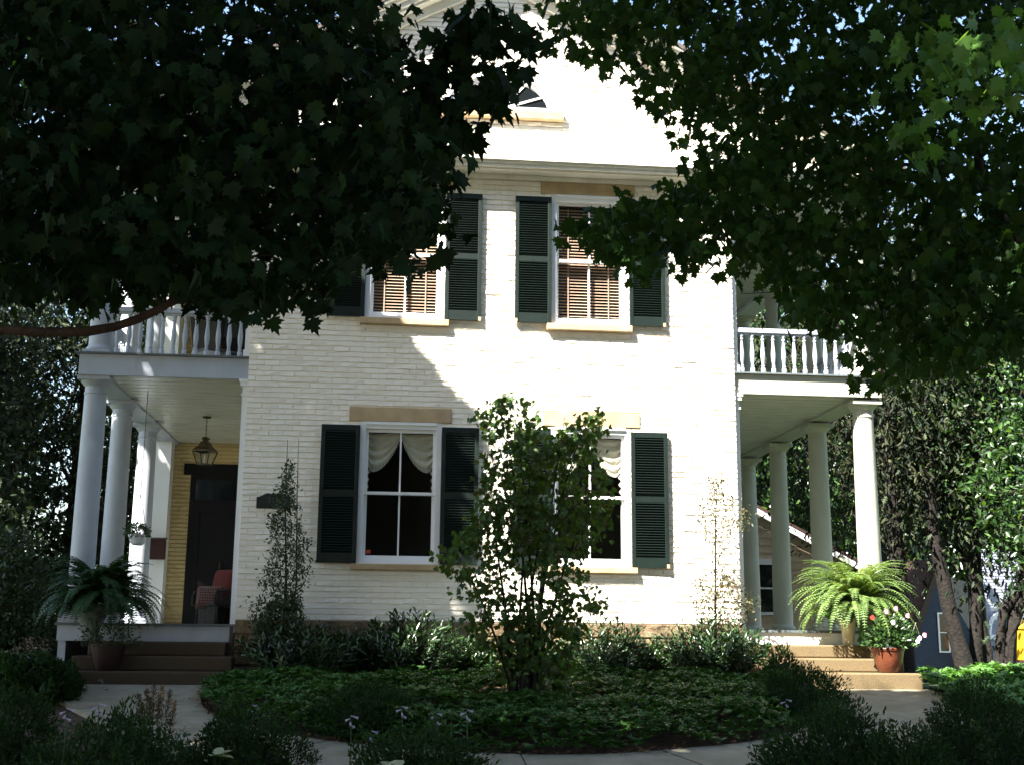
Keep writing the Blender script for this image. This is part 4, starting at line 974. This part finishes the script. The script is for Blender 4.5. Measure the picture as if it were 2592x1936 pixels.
mound(905, 1592, 160, 0, -8.8, 'dark yew mound at the bottom middle, right of the hosta blooms', 11000)
mound(1790, 1553, 175, 0, -8.3, 'tall dark yew mound in the right foreground beside the path', 14000)
mound(2110, 1510, 160, 0, -7.8, 'large yew mound in the bottom right corner', 13000)
mound(1960, 1590, 130, 0, -8.8, 'low yew mound between the two big ones at lower right', 9000)
mound(1725, 1450, 100, 0, -2.7, 'small yew on the right rim of the oval bed, by the right path', 7000, .03)
mound(1685, 1412, 45, 0, -1.3, 'little bright shrub in front of the right steps', 1800, .04)
mound(800, 1490, 120, 0, -3.6, 'dark evergreen clump on the front left rim of the oval bed', 5000, .035)
mound(65, 1425, 85, 0, -1.9, 'low spreading evergreen beside the left landing', 6000, .05, low=True)
mound(110, 1440, 60, 0, -1.5, 'small spreading juniper tip touching the left steps', 2500, .05, low=True)

# ---- astilbe and hosta flowers
t0 = at(330*S23, 1600*S23, -7.6); t = empty('astilbe', (t0[0], -7.6, float(g(-7.6)))); tag(t, 'reddish plumed astilbe rising in front of the left path', 'flowering plant')
b0 = np.array([0, 0, 0.]); Pp = []; q = MB()
for k, (u, v) in enumerate([(300, 1500), (318, 1490), (333, 1478), (350, 1482), (368, 1492), (378, 1515), (308, 1520), (345, 1500), (325, 1510)]):
    e = at(u*S23, v*S23, -7.6+rng.uniform(-.15, .15))-np.array(t.location); b1 = np.array([e[0]*.4, rng.uniform(-.05, .05), .1]); q.tube([b1, (b1+e)/2, e], [.004, .003, .002], 5)
    d = (e-b1)/np.linalg.norm(e-b1)
    for j in range(260): s_ = rng.random(); Pp.append(e-d*.24*s_+rng.normal(0, .003+.020*s_, 3))
q.build('stems', M['astilbe'], t); Pp = np.array(Pp); leaves('plumes', NEEDLE, Pp, rdir(len(Pp))+np.array([0, 0, .8]), rdir(len(Pp)), rng.uniform(.018, .038, len(Pp)), M['astilbe'], t)
n = 500; P = rng.normal(0, 1, (n, 3))*np.array([.17, .12, .10])+np.array([0, 0, .45]); leaves('foliage', SPRAY, P, rdir(n)+np.array([0, 0, .3]), rdir(n)+np.array([0, 0, 1]), rng.uniform(.05, .09, n), M['fern_d'], t)
def hosta_flower(u, v, y, lab, n=7, hgt=.5):
    e = at(u*S23, v*S23, y); t = empty('hosta_bloom', (e[0], y, e[2]-hgt)); tag(t, lab, 'flower', 'pale lilac hosta blooms')
    q = MB(); q.tube([(0, 0, 0), (.01, 0, hgt*.6), (0, 0, hgt)], [.005, .004, .003], 6); q.build('stem', M['fern_d'], t)
    q = MB()
    for k in range(n):
        a = k*2.4; z = hgt-.02*k+.01; d = np.array([math.cos(a), math.sin(a), -.45+.12*(n-k)/n]); d /= np.linalg.norm(d); L = rng.uniform(.035, .05); p = np.array([0, 0, z])
        q.tube([p, p+d*L*.35, p+d*L*.8, p+d*L*1.1], [.002, .004, .007, .011], 6)
    q.build('flowers', M['flower_w'], t)
for (u, v, y, l_) in [(142, 1532, -8.9, 'leftmost hosta bloom, low at the left edge before the landing'), (213, 1522, -8.8, 'hosta bloom left of the reddish plumes, over the left path'), (545, 1525, -7.6, 'hosta bloom at the edge of the oval bed, above the rounded mound'), (575, 1540, -7.9, 'small hosta bloom just right of and below another, over the rounded mound'),
        (757, 1548, -8.6, 'drooping hosta bloom on a bare stalk left of centre'), (800, 1580, -8.4, 'low hosta bloom on a stalk over the curved path'), (868, 1528, -8.2, 'spreading hosta bloom above the bottom middle mound'), (943, 1543, -8.2, 'pale full hosta bloom right of the bottom middle mound top'), (1008, 1535, -8.3, 'small hosta bloom rightmost of the middle row'), (1697, 1512, -7.2, 'lone hosta bloom at right before the small yew')]:
    hosta_flower(u, v, y, l_, 4 if y < -8 else 3)
def hosta(u, v, y, lab, n=9, s=.16):
    e = at(u*S23, v*S23, y); t = empty('hosta_plant', (e[0], y, e[2]-.12)); tag(t, lab, 'plant')
    az = rng.uniform(0, 6.28, n); A = np.stack([np.cos(az), np.sin(az), rng.uniform(-.1, .5, n)], 1)
    leaves('leaves', mk_leaf([(0, 0), (.2, .22), (.5, .27), (.8, .16), (1, 0)], .25, .3), np.tile([0, 0, .06], (n, 1)), A, np.tile([0, 0, 1.], (n, 1)), rng.uniform(s*.8, s*1.2, n), M['hosta'], t)
hosta(870*450/450/1.0+0-20, 1640, -9.3, 'variegated hosta leaves at the bottom edge left of centre'); hosta(470, 1610, -8.9, 'small pale-edged hosta between the two left mounds', 6, .12)

# ---- pots with ferns
def urn(loc, prof, m, name='pot', parent=None, seg=24):
    q = MB(); q.lathe(prof, 0, 0, seg); o = q.build(name, m, parent, True); o.location = loc; return o
t = empty('fern_urn', (6.35, -.17, .49)); tag(t, 'big sunlit fern in a tall cream urn on the right steps', 'potted plant')
urn((0, 0, 0), [(.07, 0), (.08, .02), (.085, .1), (.10, .3), (.13, .44), (.15, .48), (.14, .49)], M['urn'], 'urn', t)
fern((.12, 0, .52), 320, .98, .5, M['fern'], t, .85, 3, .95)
q = MB()
n = 90; P = np.array([.0, -.10, .45])+rng.normal(0, 1, (n, 3))*np.array([.16, .05, .05]); leaves('ivy', TRI, P, rdir(n)+np.array([0, -.3, -.8]), rdir(n)+np.array([0, -1, .6]), rng.uniform(.07, .12, n), M['ground_lit'], t)
n = 60; P = np.array([.17, -.10, .2])+rng.normal(0, 1, (n, 3))*np.array([.03, .03, .13]); leaves('trailing_ivy', TRI, P, rdir(n)+np.array([0, -.3, -.8]), rdir(n)+np.array([0, -1, .6]), rng.uniform(.05, .08, n), M['ground_lit'], t)
t = empty('flower_pot', (6.68, -.72, .135)); tag(t, 'glossy reddish-brown glazed pot of pink and white impatiens on the right steps', 'potted plant')
urn((0, 0, 0), [(.115, 0), (.135, .02), (.18, .14), (.20, .24), (.205, .285), (.215, .29), (.22, .315), (.21, .33), (.19, .325), (.18, .29), (.0, .28)], M['terra'], 'pot', t, 32)
n = 1100; d = rdir(n); d[:, 2] = np.abs(d[:, 2]); P = d*np.array([.36, .28, .44])*rng.uniform(.35, 1.0, (n, 1))+np.array([.03, 0, .34]); leaves('foliage', OVATE, P, d+rdir(n)*.7, d+np.array([0, -.3, .6]), rng.uniform(.05, .09, n), M['bgleaf'], t)
for (x, z, ci_) in [(-.28, .72, 2), (-.10, .80, 1), (.03, .84, 1), (.2, .75, 1), (.44, .50, 1), (.33, .42, 0), (.36, .46, 0), (-.02, .66, 0)]:
    q = MB(); P = np.array([x, -.27+abs(x)*.2, z])
    for k in range(5):
        a = k*1.257+rng.random(); c = P+np.array([math.cos(a)*.014, -.01, math.sin(a)*.014]); r_ = .02
        q.add([c+np.array([r_*math.cos(b), .004*math.cos(2*b), r_*math.sin(b)]) for b in np.linspace(0, 5.5, 7)], [tuple(range(7))])
    q.build('flower', [M['flower_white'], M['flower_p'], M['flower_r']][ci_], t)

t = empty('fern_urn', (-3.76, -.25, .455)); tag(t, 'large dark fern in a grey urn at the left steps, in deep shade', 'potted plant')
M['greyurn'] = mat('grey_urn', (.16, .17, .16), .8, (.22, .23, .21), 10)
urn((-.08, 0, 0), [(.13, 0), (.15, .03), (.10, .09), (.13, .20), (.20, .34), (.25, .44), (.26, .47), (.22, .47)], M['greyurn'], 'urn', t)
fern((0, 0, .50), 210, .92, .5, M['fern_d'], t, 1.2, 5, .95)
t = empty('flower_pot', (-3.50, -.72, .09)); tag(t, 'dark clay pot of small white-flecked leaves below the left fern', 'potted plant')
urn((0, 0, 0), [(.12, 0), (.14, .02), (.19, .2), (.215, .30), (.22, .33), (.20, .33)], M['darkpot'], 'pot', t, 24)
n = 700; d = rdir(n); d[:, 2] = np.abs(d[:, 2]); P = d*np.array([.42, .3, .42])*rng.uniform(.4, 1.0, (n, 1))+np.array([0, 0, .30]); leaves('foliage', OVATE, P, d+rdir(n)*.7, rdir(n)+np.array([0, 0, .6]), rng.uniform(.035, .06, n), M['holly'], t)
# hanging basket
t = empty('hanging_basket', (-3.58, 1.2, 1.80)); tag(t, 'white hanging basket of green leaves on chains inside the left porch', 'hanging basket')
t.location = (-3.62, 1.25, 1.80)
urn((0, 0, 0), [(.06, 0), (.10, .03), (.13, .12), (.14, .15), (.12, .155)], M['white'], 'basket', t, 20)
n = 420; d = rdir(n); P = d*np.array([.19, .17, .11])*rng.uniform(.4, 1.0, (n, 1))+np.array([0, 0, .20]); leaves('foliage', OVATE, P, d+rdir(n)*.7+np.array([0, 0, -.2]), rdir(n)+np.array([0, 0, .6]), rng.uniform(.04, .065, n), M['bgleaf'], t)
q = MB()
for k in range(3): a = k*2.1+.5; q.tube([(.13*math.cos(a), .13*math.sin(a), .15), (0, 0, .75)], .004, 5)
q.tube([(0, 0, .75), (0, 0, 2.27)], .006, 5); q.build('chain', M['bronze'], t)
# faded hydrangea-like plant at left
p = at(45*S23, 1420*S23, -1.3); t = empty('faded_flowers', (p[0], -1.3, float(g(-1.3)))); tag(t, 'clump of faded pinkish flower spikes at the far left edge', 'flowering plant')
n = 700; k_ = rng.integers(0, 26, n); cx_ = rng.uniform(-.35, .35, 26); P = np.stack([cx_[k_]+rng.normal(0, .018, n), rng.normal(0, .1, n), .30+rng.random(n)*.26+.08*np.sin(cx_[k_]*9)], 1)
fs_ = leaves('flower_spikes', NEEDLE, P, rdir(n)+np.array([0, 0, .5]), rdir(n), rng.uniform(.02, .04, n), leafmat('faded_petal', [(.22, .14, .14), (.34, .24, .24)], .8, .1), t)
fs_['kind'] = 'stuff'
n = 500; P = rng.normal(0, 1, (n, 3))*np.array([.3, .12, .1])+np.array([0, 0, .22]); leaves('foliage', OVATE, P, rdir(n)+np.array([0, 0, .3]), rdir(n)+np.array([0, 0, 1]), rng.uniform(.06, .1, n), M['holly'], t)
# pale edging stones at right
for k, (u, v, s_) in enumerate([(2475, 1762, .10), (2515, 1766, .13), (2562, 1770, .14), (2440, 1766, .07)]):
    z_ = -.22; pz = atZ(u, v, z_)
    bm = bmesh.new(); bmesh.ops.create_icosphere(bm, subdivisions=3, radius=1)
    for vv in bm.verts: vv.co *= 1+.12*math.sin(vv.co.x*3+k)+.08*math.sin(vv.co.y*5+2*k); vv.co.x *= s_*1.4; vv.co.y *= s_*.9; vv.co.z *= s_*.5
    me = bpy.data.meshes.new('edging_stone'); bm.to_mesh(me); bm.free(); me.materials.append(M['rock']); me.polygons.foreach_set('use_smooth', [True]*len(me.polygons))
    o = bpy.data.objects.new('edging_stone', me); link(o); o.location = pz; tag(o, ['pale edging stone, second from the left below the bright ground cover', 'pale edging stone between two others below the bright ground cover', 'largest pale edging stone, nearest the right edge of the view', 'smallest pale edging stone, leftmost of the row'][k], 'stone', 'stones edging the right bed')

# ---- background trees
def bgtree(name, lab, base, height, crown_c, crown_r, nleaf, size, mt, trunk_r, tm=TRI, droop=.0, hang=False, bark='barkd', trunk_top=None, gaps=1.0, seedv=0, clump=12, cspread=.35, lean=(0, 0)):
    bx, by = base; gz = float(g(by)); t = empty(name, (bx, by, gz)); tag(t, lab, 'tree')
    cx_, cy_, cz_ = crown_c; rx, ry, rz_ = crown_r
    q = MB(); tt = trunk_top or (cx_-bx, cy_-by, cz_-gz+rz_*.6)
    q.tube([(0, 0, -.2), (tt[0]*.12, tt[1]*.1, tt[2]*.12), (tt[0]*.5+lean[0], tt[1]*.5, tt[2]*.5), tt], [trunk_r*1.25, trunk_r, trunk_r*.75, trunk_r*.25], 10)
    q.build('trunk', M[bark], t, True)
    nc = nleaf//clump; C_ = rdir(nc)*rng.uniform(.15, 1, (nc, 1))**.45*np.array([rx, ry, rz_]); C_ = C_+np.array([cx_-bx, cy_-by, cz_-gz])
    if not (hang): pass
    q = MB()
    for k in range(min(26, nc)):
        e = C_[k]; s0 = np.array(tt)*rng.uniform(.45, .95); q.tube([s0, (s0+e)/2+np.array([0, 0, .2]), e], [trunk_r*.3, trunk_r*.15, .012], 5)
    q.build('branches', M[bark], t)
    P = np.repeat(C_, clump, 0)+rng.normal(0, 1, (nc*clump, 3))*np.array([cspread, cspread, cspread*(1.6 if hang else .55)]); m_ = len(P)
    if hang: A = rdir(m_)*.75+np.array([0, 0, -.8]); N = rdir(m_)*np.array([1, 1, .1])
    else: A = rdir(m_)+np.array([0, 0, -.2-droop]); N = rdir(m_)+np.array([0, -.2, .7])
    leaves('crown', tm, P, A, N, rng.uniform(size*.7, size*1.3, m_), mt, t)
    return t
# left: dark evergreens
for k, (x, y, h, r_, l_) in enumerate([(-9.0, 7.0, 9, 2.4, 'dark evergreen at the far left edge beyond the porch'), (-6.6, 9.5, 10, 2.2, 'dark evergreen seen just left of the porch columns'), (-11.5, 12, 12, 3, 'tall evergreen further back on the left with sky between its boughs'), (-5.6, 13.5, 11, 2.2, 'evergreen showing between the left porch columns'), (-7.7, 4.6, 4.0, 1.5, 'low dark bush-like evergreen beside the left porch floor')]):
    bgtree('evergreen_tree', l_, (x, y), h, (x, y, g(y)+h*.5), (r_, r_*.8, h*.52), 22000 if h > 5 else 11000, .17, M['yew'], .14, SPRAY, droop=.5, clump=14, cspread=.22)
bgtree('broadleaf_tree', 'far dark broadleaf tree closing the view at the left edge', (-16, 20), 14, (-15, 20, 6), (5, 3, 7), 11000, .26, M['bgleaf_d'], .25, clump=12, cspread=.5)
# shrub by left steps
bgtree('side_shrub', 'dark leafy shrub behind the left fern beside the porch', (-5.6, 1.4), 2.2, (-5.6, 1.4, .9), (.95, .8, 1.2), 8000, .09, M['bgleaf_d'], .04, OVATE, clump=10, cspread=.12)
for (x, y, r_, l_) in ((-10.5, 8.5, 1.7, 'round dark bush low in the far left background'), (-8.2, 12.5, 1.7, 'dark bush behind the left evergreens, low beside the porch'), (-13.5, 14, 2.4, 'wide dark bush closing the gap at the left edge'), (-6.3, 17, 2.2, 'distant dark bush glimpsed between the left porch columns')):
    bgtree('garden_bush', l_, (x, y), 3, (x, y, g(y)+1.1), (r_, r_*.7, 1.7), 8000, .16, M['bgleaf_d'], .06, clump=12, cspread=.2)
# right: hemlock, broadleaves
bgtree('hemlock_tree', 'drooping hemlock with olive hanging sprays behind the right porch columns', (11.2, 9.5), 12, (11.0, 9.5, 6.8), (3.6, 1.8, 4.6), 22000, .15, M['hem'], .2, LANCE, hang=True, clump=16, cspread=.28)
bgtree('hemlock_tree', 'darker hemlock right of the front right column with low hanging boughs', (13.9, 11.5), 12, (13.6, 11, 6.2), (2.9, 1.6, 3.6), 11000, .18, M['yew'], .2, LANCE, hang=True, clump=16, cspread=.28)
bgtree('broadleaf_tree', 'sunlit broadleaf tree behind the cottage roof, between the right columns', (11, 19), 12, (11.3, 18, 7), (4.2, 2, 4.2), 11000, .2, M['bgleaf'], .2, clump=10, cspread=.3)
bgtree('broadleaf_tree', 'tall airy broadleaf tree at the right with glittering leaves', (15.4, 9.5), 11, (14.6, 9, 6.2), (3.4, 2, 3.6), 13000, .15, M['bgleaf'], .16, OVATE, clump=8, cspread=.22)
bgtree('magnolia', 'light green broad-leaved tree at the far right edge above the yellow playhouse', (13.4, 4.5), 6, (12.3, 4.5, 3.3), (1.9, 1.2, 2.1), 2600, .15, M['bgleaf'], .06, OVATE, clump=9, cspread=.13)
bgtree('broadleaf_tree', 'distant green trees massed beyond the blue house on the right', (24, 44), 18, (24, 44, 9), (12, 4, 8), 12000, .55, M['bgleaf'], .4, clump=10, cspread=.9)
bgtree('broadleaf_tree', 'distant tree seen above the cottage through the columns', (6, 36), 16, (8, 36, 8), (7, 3, 8), 9000, .5, M['bgleaf_d'], .4, clump=10, cspread=.8)
bgtree('broadleaf_tree', 'high crown behind the right maple limb', (19, 18), 15, (18, 18, 9), (5, 3, 4.5), 11000, .24, M['bgleaf_d'], .25, clump=12, cspread=.4)
0 and bgtree('broadleaf_tree', 'tall tree behind the house roof at left', (-10, 24), 20, (-9, 24, 14), (6, 3, 6), 7000, .35, M['bgleaf_d'], .3, clump=12, cspread=.5)
bgtree('broadleaf_tree', 'large unseen tree added right of the right maple to block skylight', (14.5, -3), 13, (14.5, -2.5, 7.5), (3.6, 4.5, 5.2), 6500, .45, M['bgleaf_d'], .3, clump=10, cspread=.5)  # added out of view to cut skylight on the right porch
bgtree('broadleaf_tree', 'leafy tree added left of the blue gabled house to shade its front', (18.5, 28), 13, (18.6, 29, 8.2), (3.6, 2.5, 4.2), 9000, .3, M['bgleaf_d'], .2, clump=10, cspread=.45)  # added to cast shade on the blue house
# bare lower trunks at right
def trunk(name, lab, px, rad, y, cat='tree', extra=()):
    pts = [at(u, v, y) for u, v in px]; b = pts[-1].copy(); gz = float(g(y)); t = empty(name, (b[0], y, gz)); tag(t, lab, cat)
    q = MB(); pts = pts[:-1]+[pts[-1], np.array([b[0]+(pts[-1][0]-pts[-2][0])*.3, y, gz-.1])]
    q.tube(pts, rad+[rad[-1]*1.2], 10); rel(q.build('trunk', M['barkd'], t, True), t)
    for (px2, rad2) in extra: q = MB(); q.tube([at(u, v, y) for u, v in px2], rad2, 8); rel(q.build('stem', M['barkd'], t, True), t)
    c = at(px[0][0], px[0][1]-40, y); n = 1600; P = np.array([c])+rng.normal(0, 1, (n, 3))*np.array([.9, .6, 1.0])
    rel(leaves('crown', SPRAY, P, rdir(n)*.6+np.array([0, 0, -.8]), rdir(n), rng.uniform(.14, .26, n), M['yew'], t), t)
trunk('leaning_tree', 'dark leaning trunk crossing before the blue gabled house', [(2345, 1000), (2352, 1200), (2363, 1350), (2385, 1450), (2400, 1530), (2418, 1600), (2440, 1680)], [.10, .12, .14, .15, .16, .17, .20], 9)
trunk('straight_tree', 'dark upright trunk right of the blue gabled house, forking low', [(2395, 1150), (2415, 1340), (2450, 1430), (2470, 1480), (2470, 1560), (2471, 1684)], [.06, .08, .11, .14, .13, .15], 9.6, extra=[([(2474, 1540), (2490, 1590), (2505, 1640), (2508, 1700)], [.05, .05, .06, .07]), ([(2468, 1480), (2475, 1400), (2462, 1300)], [.1, .08, .05])])
trunk('twin_tree', 'crooked dark trunk pair at the far right edge before the grey house', [(2600, 1400), (2580, 1490), (2540, 1545), (2533, 1600), (2530, 1684)], [.09, .10, .11, .10, .12], 9.2, extra=[([(2640, 1420), (2598, 1500), (2568, 1560), (2556, 1620), (2550, 1700)], [.13, .15, .15, .15, .19])])
# unseen trees added across the street so the panes reflect dark
for k, x in enumerate((-19, -9, 1, 11, 21)):
    bgtree('added_street_tree', ['added street tree across the road behind the viewer, far left', 'added street tree across the road behind the viewer, left', 'added street tree across the road directly behind the viewer', 'added street tree across the road behind the viewer, right', 'added street tree across the road behind the viewer, far right'][k], (x, -34+2*(k % 2)), 13, (x, -34, 7), (6.2, 3, 6.5), 5200, .8, M['bgleaf_d'], .3, clump=10, cspread=.9)

# ---- neighbour buildings
def siding(mb, x0, x1, y, z0, z1, lap, th=.02, mi=0, clipf=None):
    z = z0
    while z < z1-1e-4:
        zt = min(z+lap, z1); a, b, c, d = x0, x1, x0, x1
        if clipf: (a, b), (c, d) = clipf(z), clipf(zt)
        if b > a: mb.add([(a, y-th, z), (b, y-th, z), (d, y, zt), (c, y, zt), (a, y, z), (b, y, z)], [(0, 1, 2, 3), (0, 4, 5, 1)], mi)
        z = zt
t = empty('cottage', (9.0, 13, float(g(13)))); tag(t, 'small beige clapboard cottage seen between the right porch columns', 'house')
px, py, pz = t.location
A0 = 8.85; ap = 3.85; sl_ = .52
q = MB(); siding(q, 5, 11.4, 13, -.3, 2.3, .19)
siding(q, 5, 11.4, 13, 2.3, ap-.05, .19, clipf=lambda z: (A0-(ap-z)/sl_, min(11.4, A0+(ap-z)/sl_)) if z < ap else (A0, A0))
q.box(5, 11.4, 13.01, 13.1, -.4, 2.2); w_ = rel(q.build('wall', M['siding_beige'], t), t)
q = MB()
for s_ in (-1, 1): 
    ax = np.array([s_, 0, -sl_])/math.hypot(1, sl_); az = np.array([s_*sl_, 0, 1])/math.hypot(1, sl_)
    q.obox(np.array([A0, 13.9, ap])+ax*1.6+az*.05, ax*1.7, (0, 1.1, 0), az*.035, 0); q.obox(np.array([A0, 12.83, ap])+ax*1.6-az*.06, ax*1.7, (0, .02, 0), az*.07, 1)
rel(q.build('roof', [M['brownroof'], M['white']], t), t)
q = MB(); x0, x1, z0, z1 = 9.02, 9.72, 1.25, 2.40; y = 12.95
q.box(x0-.08, x0, y-.02, y+.03, z0-.05, z1+.12); q.box(x1, x1+.08, y-.02, y+.03, z0-.05, z1+.12); q.box(x0, x1, y-.02, y+.03, z1, z1+.14); q.box(x0, x1, y-.04, y+.03, z0-.07, z0); q.box(x0, x1, y-.01, y+.02, (z0+z1)/2-.02, (z0+z1)/2+.02)
wf = rel(q.build('window', M['white'], t), t); q = MB(); q.box(x0, x1, y+.0, y+.012, z0, z1); q.build('pane', M['dglass'], wf)
t = empty('blue_house', (22.6, 33, float(g(33)))); tag(t, 'steep blue gabled house with brown eave board beyond the tree trunks on the right', 'house')
ax_, az_ = 22.68, 3.35; bl = (21.2, -.2)
q = MB(); hw = lambda z: (ax_-(az_-z)*.42, ax_+(az_-z)*.55)
siding(q, 0, 0, 33, -1.7, az_, .11, .02, clipf=hw); rel(q.build('wall', M['siding_blue'], t), t)
q = MB(); d = np.array([-.42, 0, -1.]); d /= np.linalg.norm(d); nrm_ = np.array([-1, 0, .42]); nrm_ /= np.linalg.norm(nrm_)
q.obox(np.array([ax_, 32.9, az_+.1])+d*2.6+nrm_*.06, d*2.9, (0, .05, 0), nrm_*.12); rel(q.build('eave_board', M['brownboard'], t), t)
q = MB(); q.obox(np.array([ax_, 34.5, az_+.15])+d*2.6+nrm_*.30, d*3.0, (0, 1.6, 0), nrm_*.10)
d2 = np.array([.55, 0, -1.]); d2 /= np.linalg.norm(d2); n2 = np.array([1, 0, .55]); n2 /= np.linalg.norm(n2)
rel(q.build('roof', M['brownroof'], t), t)
q = MB(); q.add([(ax_, 33.0, az_+.05), (24.75, 33.2, 2.9), (25.0, 33.3, -.4), (24.5, 33.0, -.9), (23.9, 33, 1.1)], [(0, 1, 2, 3, 4)]); q.add([(ax_, 36, az_+.05), (24.75, 36, 2.9), (25.0, 36, -.4), (ax_, 33, az_+.05), (24.75, 33.2, 2.9), (25.0, 33.3, -.4)], [(3, 4, 1, 0), (4, 5, 2, 1)]); rel(q.build('side_roof', M['greyroof'], t), t)
q = MB(); x0, x1, z0, z1 = 22.6, 22.95, .25, 1.75; y = 32.93
q.box(x0-.06, x0, y-.02, y+.04, z0-.06, z1+.06); q.box(x1, x1+.06, y-.02, y+.04, z0-.06, z1+.06); q.box(x0, x1, y-.02, y+.04, z1, z1+.06); q.box(x0, x1, y-.02, y+.04, z0-.06, z0); q.box(x0, x1, y-.01, y+.03, (z0+z1)/2-.02, (z0+z1)/2+.02)
wf = rel(q.build('window', M['white'], t), t); q = MB(); q.box(x0, x1, y+.0, y+.02, z0, z1); q.build('pane', M['dglass'], wf)
t = empty('grey_house', (27, 36, float(g(36)))); tag(t, 'pale grey clapboard house at the far right edge behind the crooked trunks', 'house')
q = MB(); siding(q, 25.2, 32, 35, -2, 4.6, .14); rel(q.build('wall', M['siding_grey'], t), t)
q = MB(); q.box(25.05, 25.22, 34.9, 35.1, -2, 4.6); q.box(25.2, 29, 34.88, 34.97, .75, .95); 
pts = [(26.2+.55*math.cos(a), 34.8, .95+.9*math.sin(a)) for a in np.linspace(math.pi/2, math.pi, 8)]
q.tube([(28.5, 34.8, 1.85)]+[tuple(p) for p in pts], .09, 6); rel(q.build('trim', M['white'], t), t)
p = at(2585, 1600, 30); t = empty('playhouse', (p[0]+.35, 30, -1.3)); tag(t, 'bright yellow plastic playhouse at the far right edge, half hidden by a trunk', 'playhouse')
px_ = p[0]+.35
q = MB(); q.box(-.55, 1.2, -.4, .6, 1.25, 2.45, c=.03); q.build('wall', M['yellowp'], t)
q = MB(); q.add([(-.6, -.45, 2.45), (1.25, -.45, 2.45), (.33, -.45, 3.0), (-.6, .65, 2.45), (1.25, .65, 2.45), (.33, .65, 3.0)], [(0, 1, 2), (3, 5, 4), (0, 2, 5, 3), (1, 4, 5, 2)]); q.build('roof', M['yellowp'], t)
q = MB(); q.box(-.28, .05, -.43, -.405, 1.45, 1.85); q.box(-.28, .05, -.43, -.405, 2.0, 2.25); q.build('window', M['white'], t)
q = MB(); q.box(-.6, 1.25, -.45, .65, 1.15, 1.25); 
for a in (-.5, 1.1):
    for b in (-.3, .5): q.box(a-.05, a+.05, b-.05, b+.05, 0, 1.15)
q.build('platform', M['brownroof'], t)
print('objects', len(bpy.data.objects), 'faces', sum(len(m_.polygons) for m_ in bpy.data.meshes))
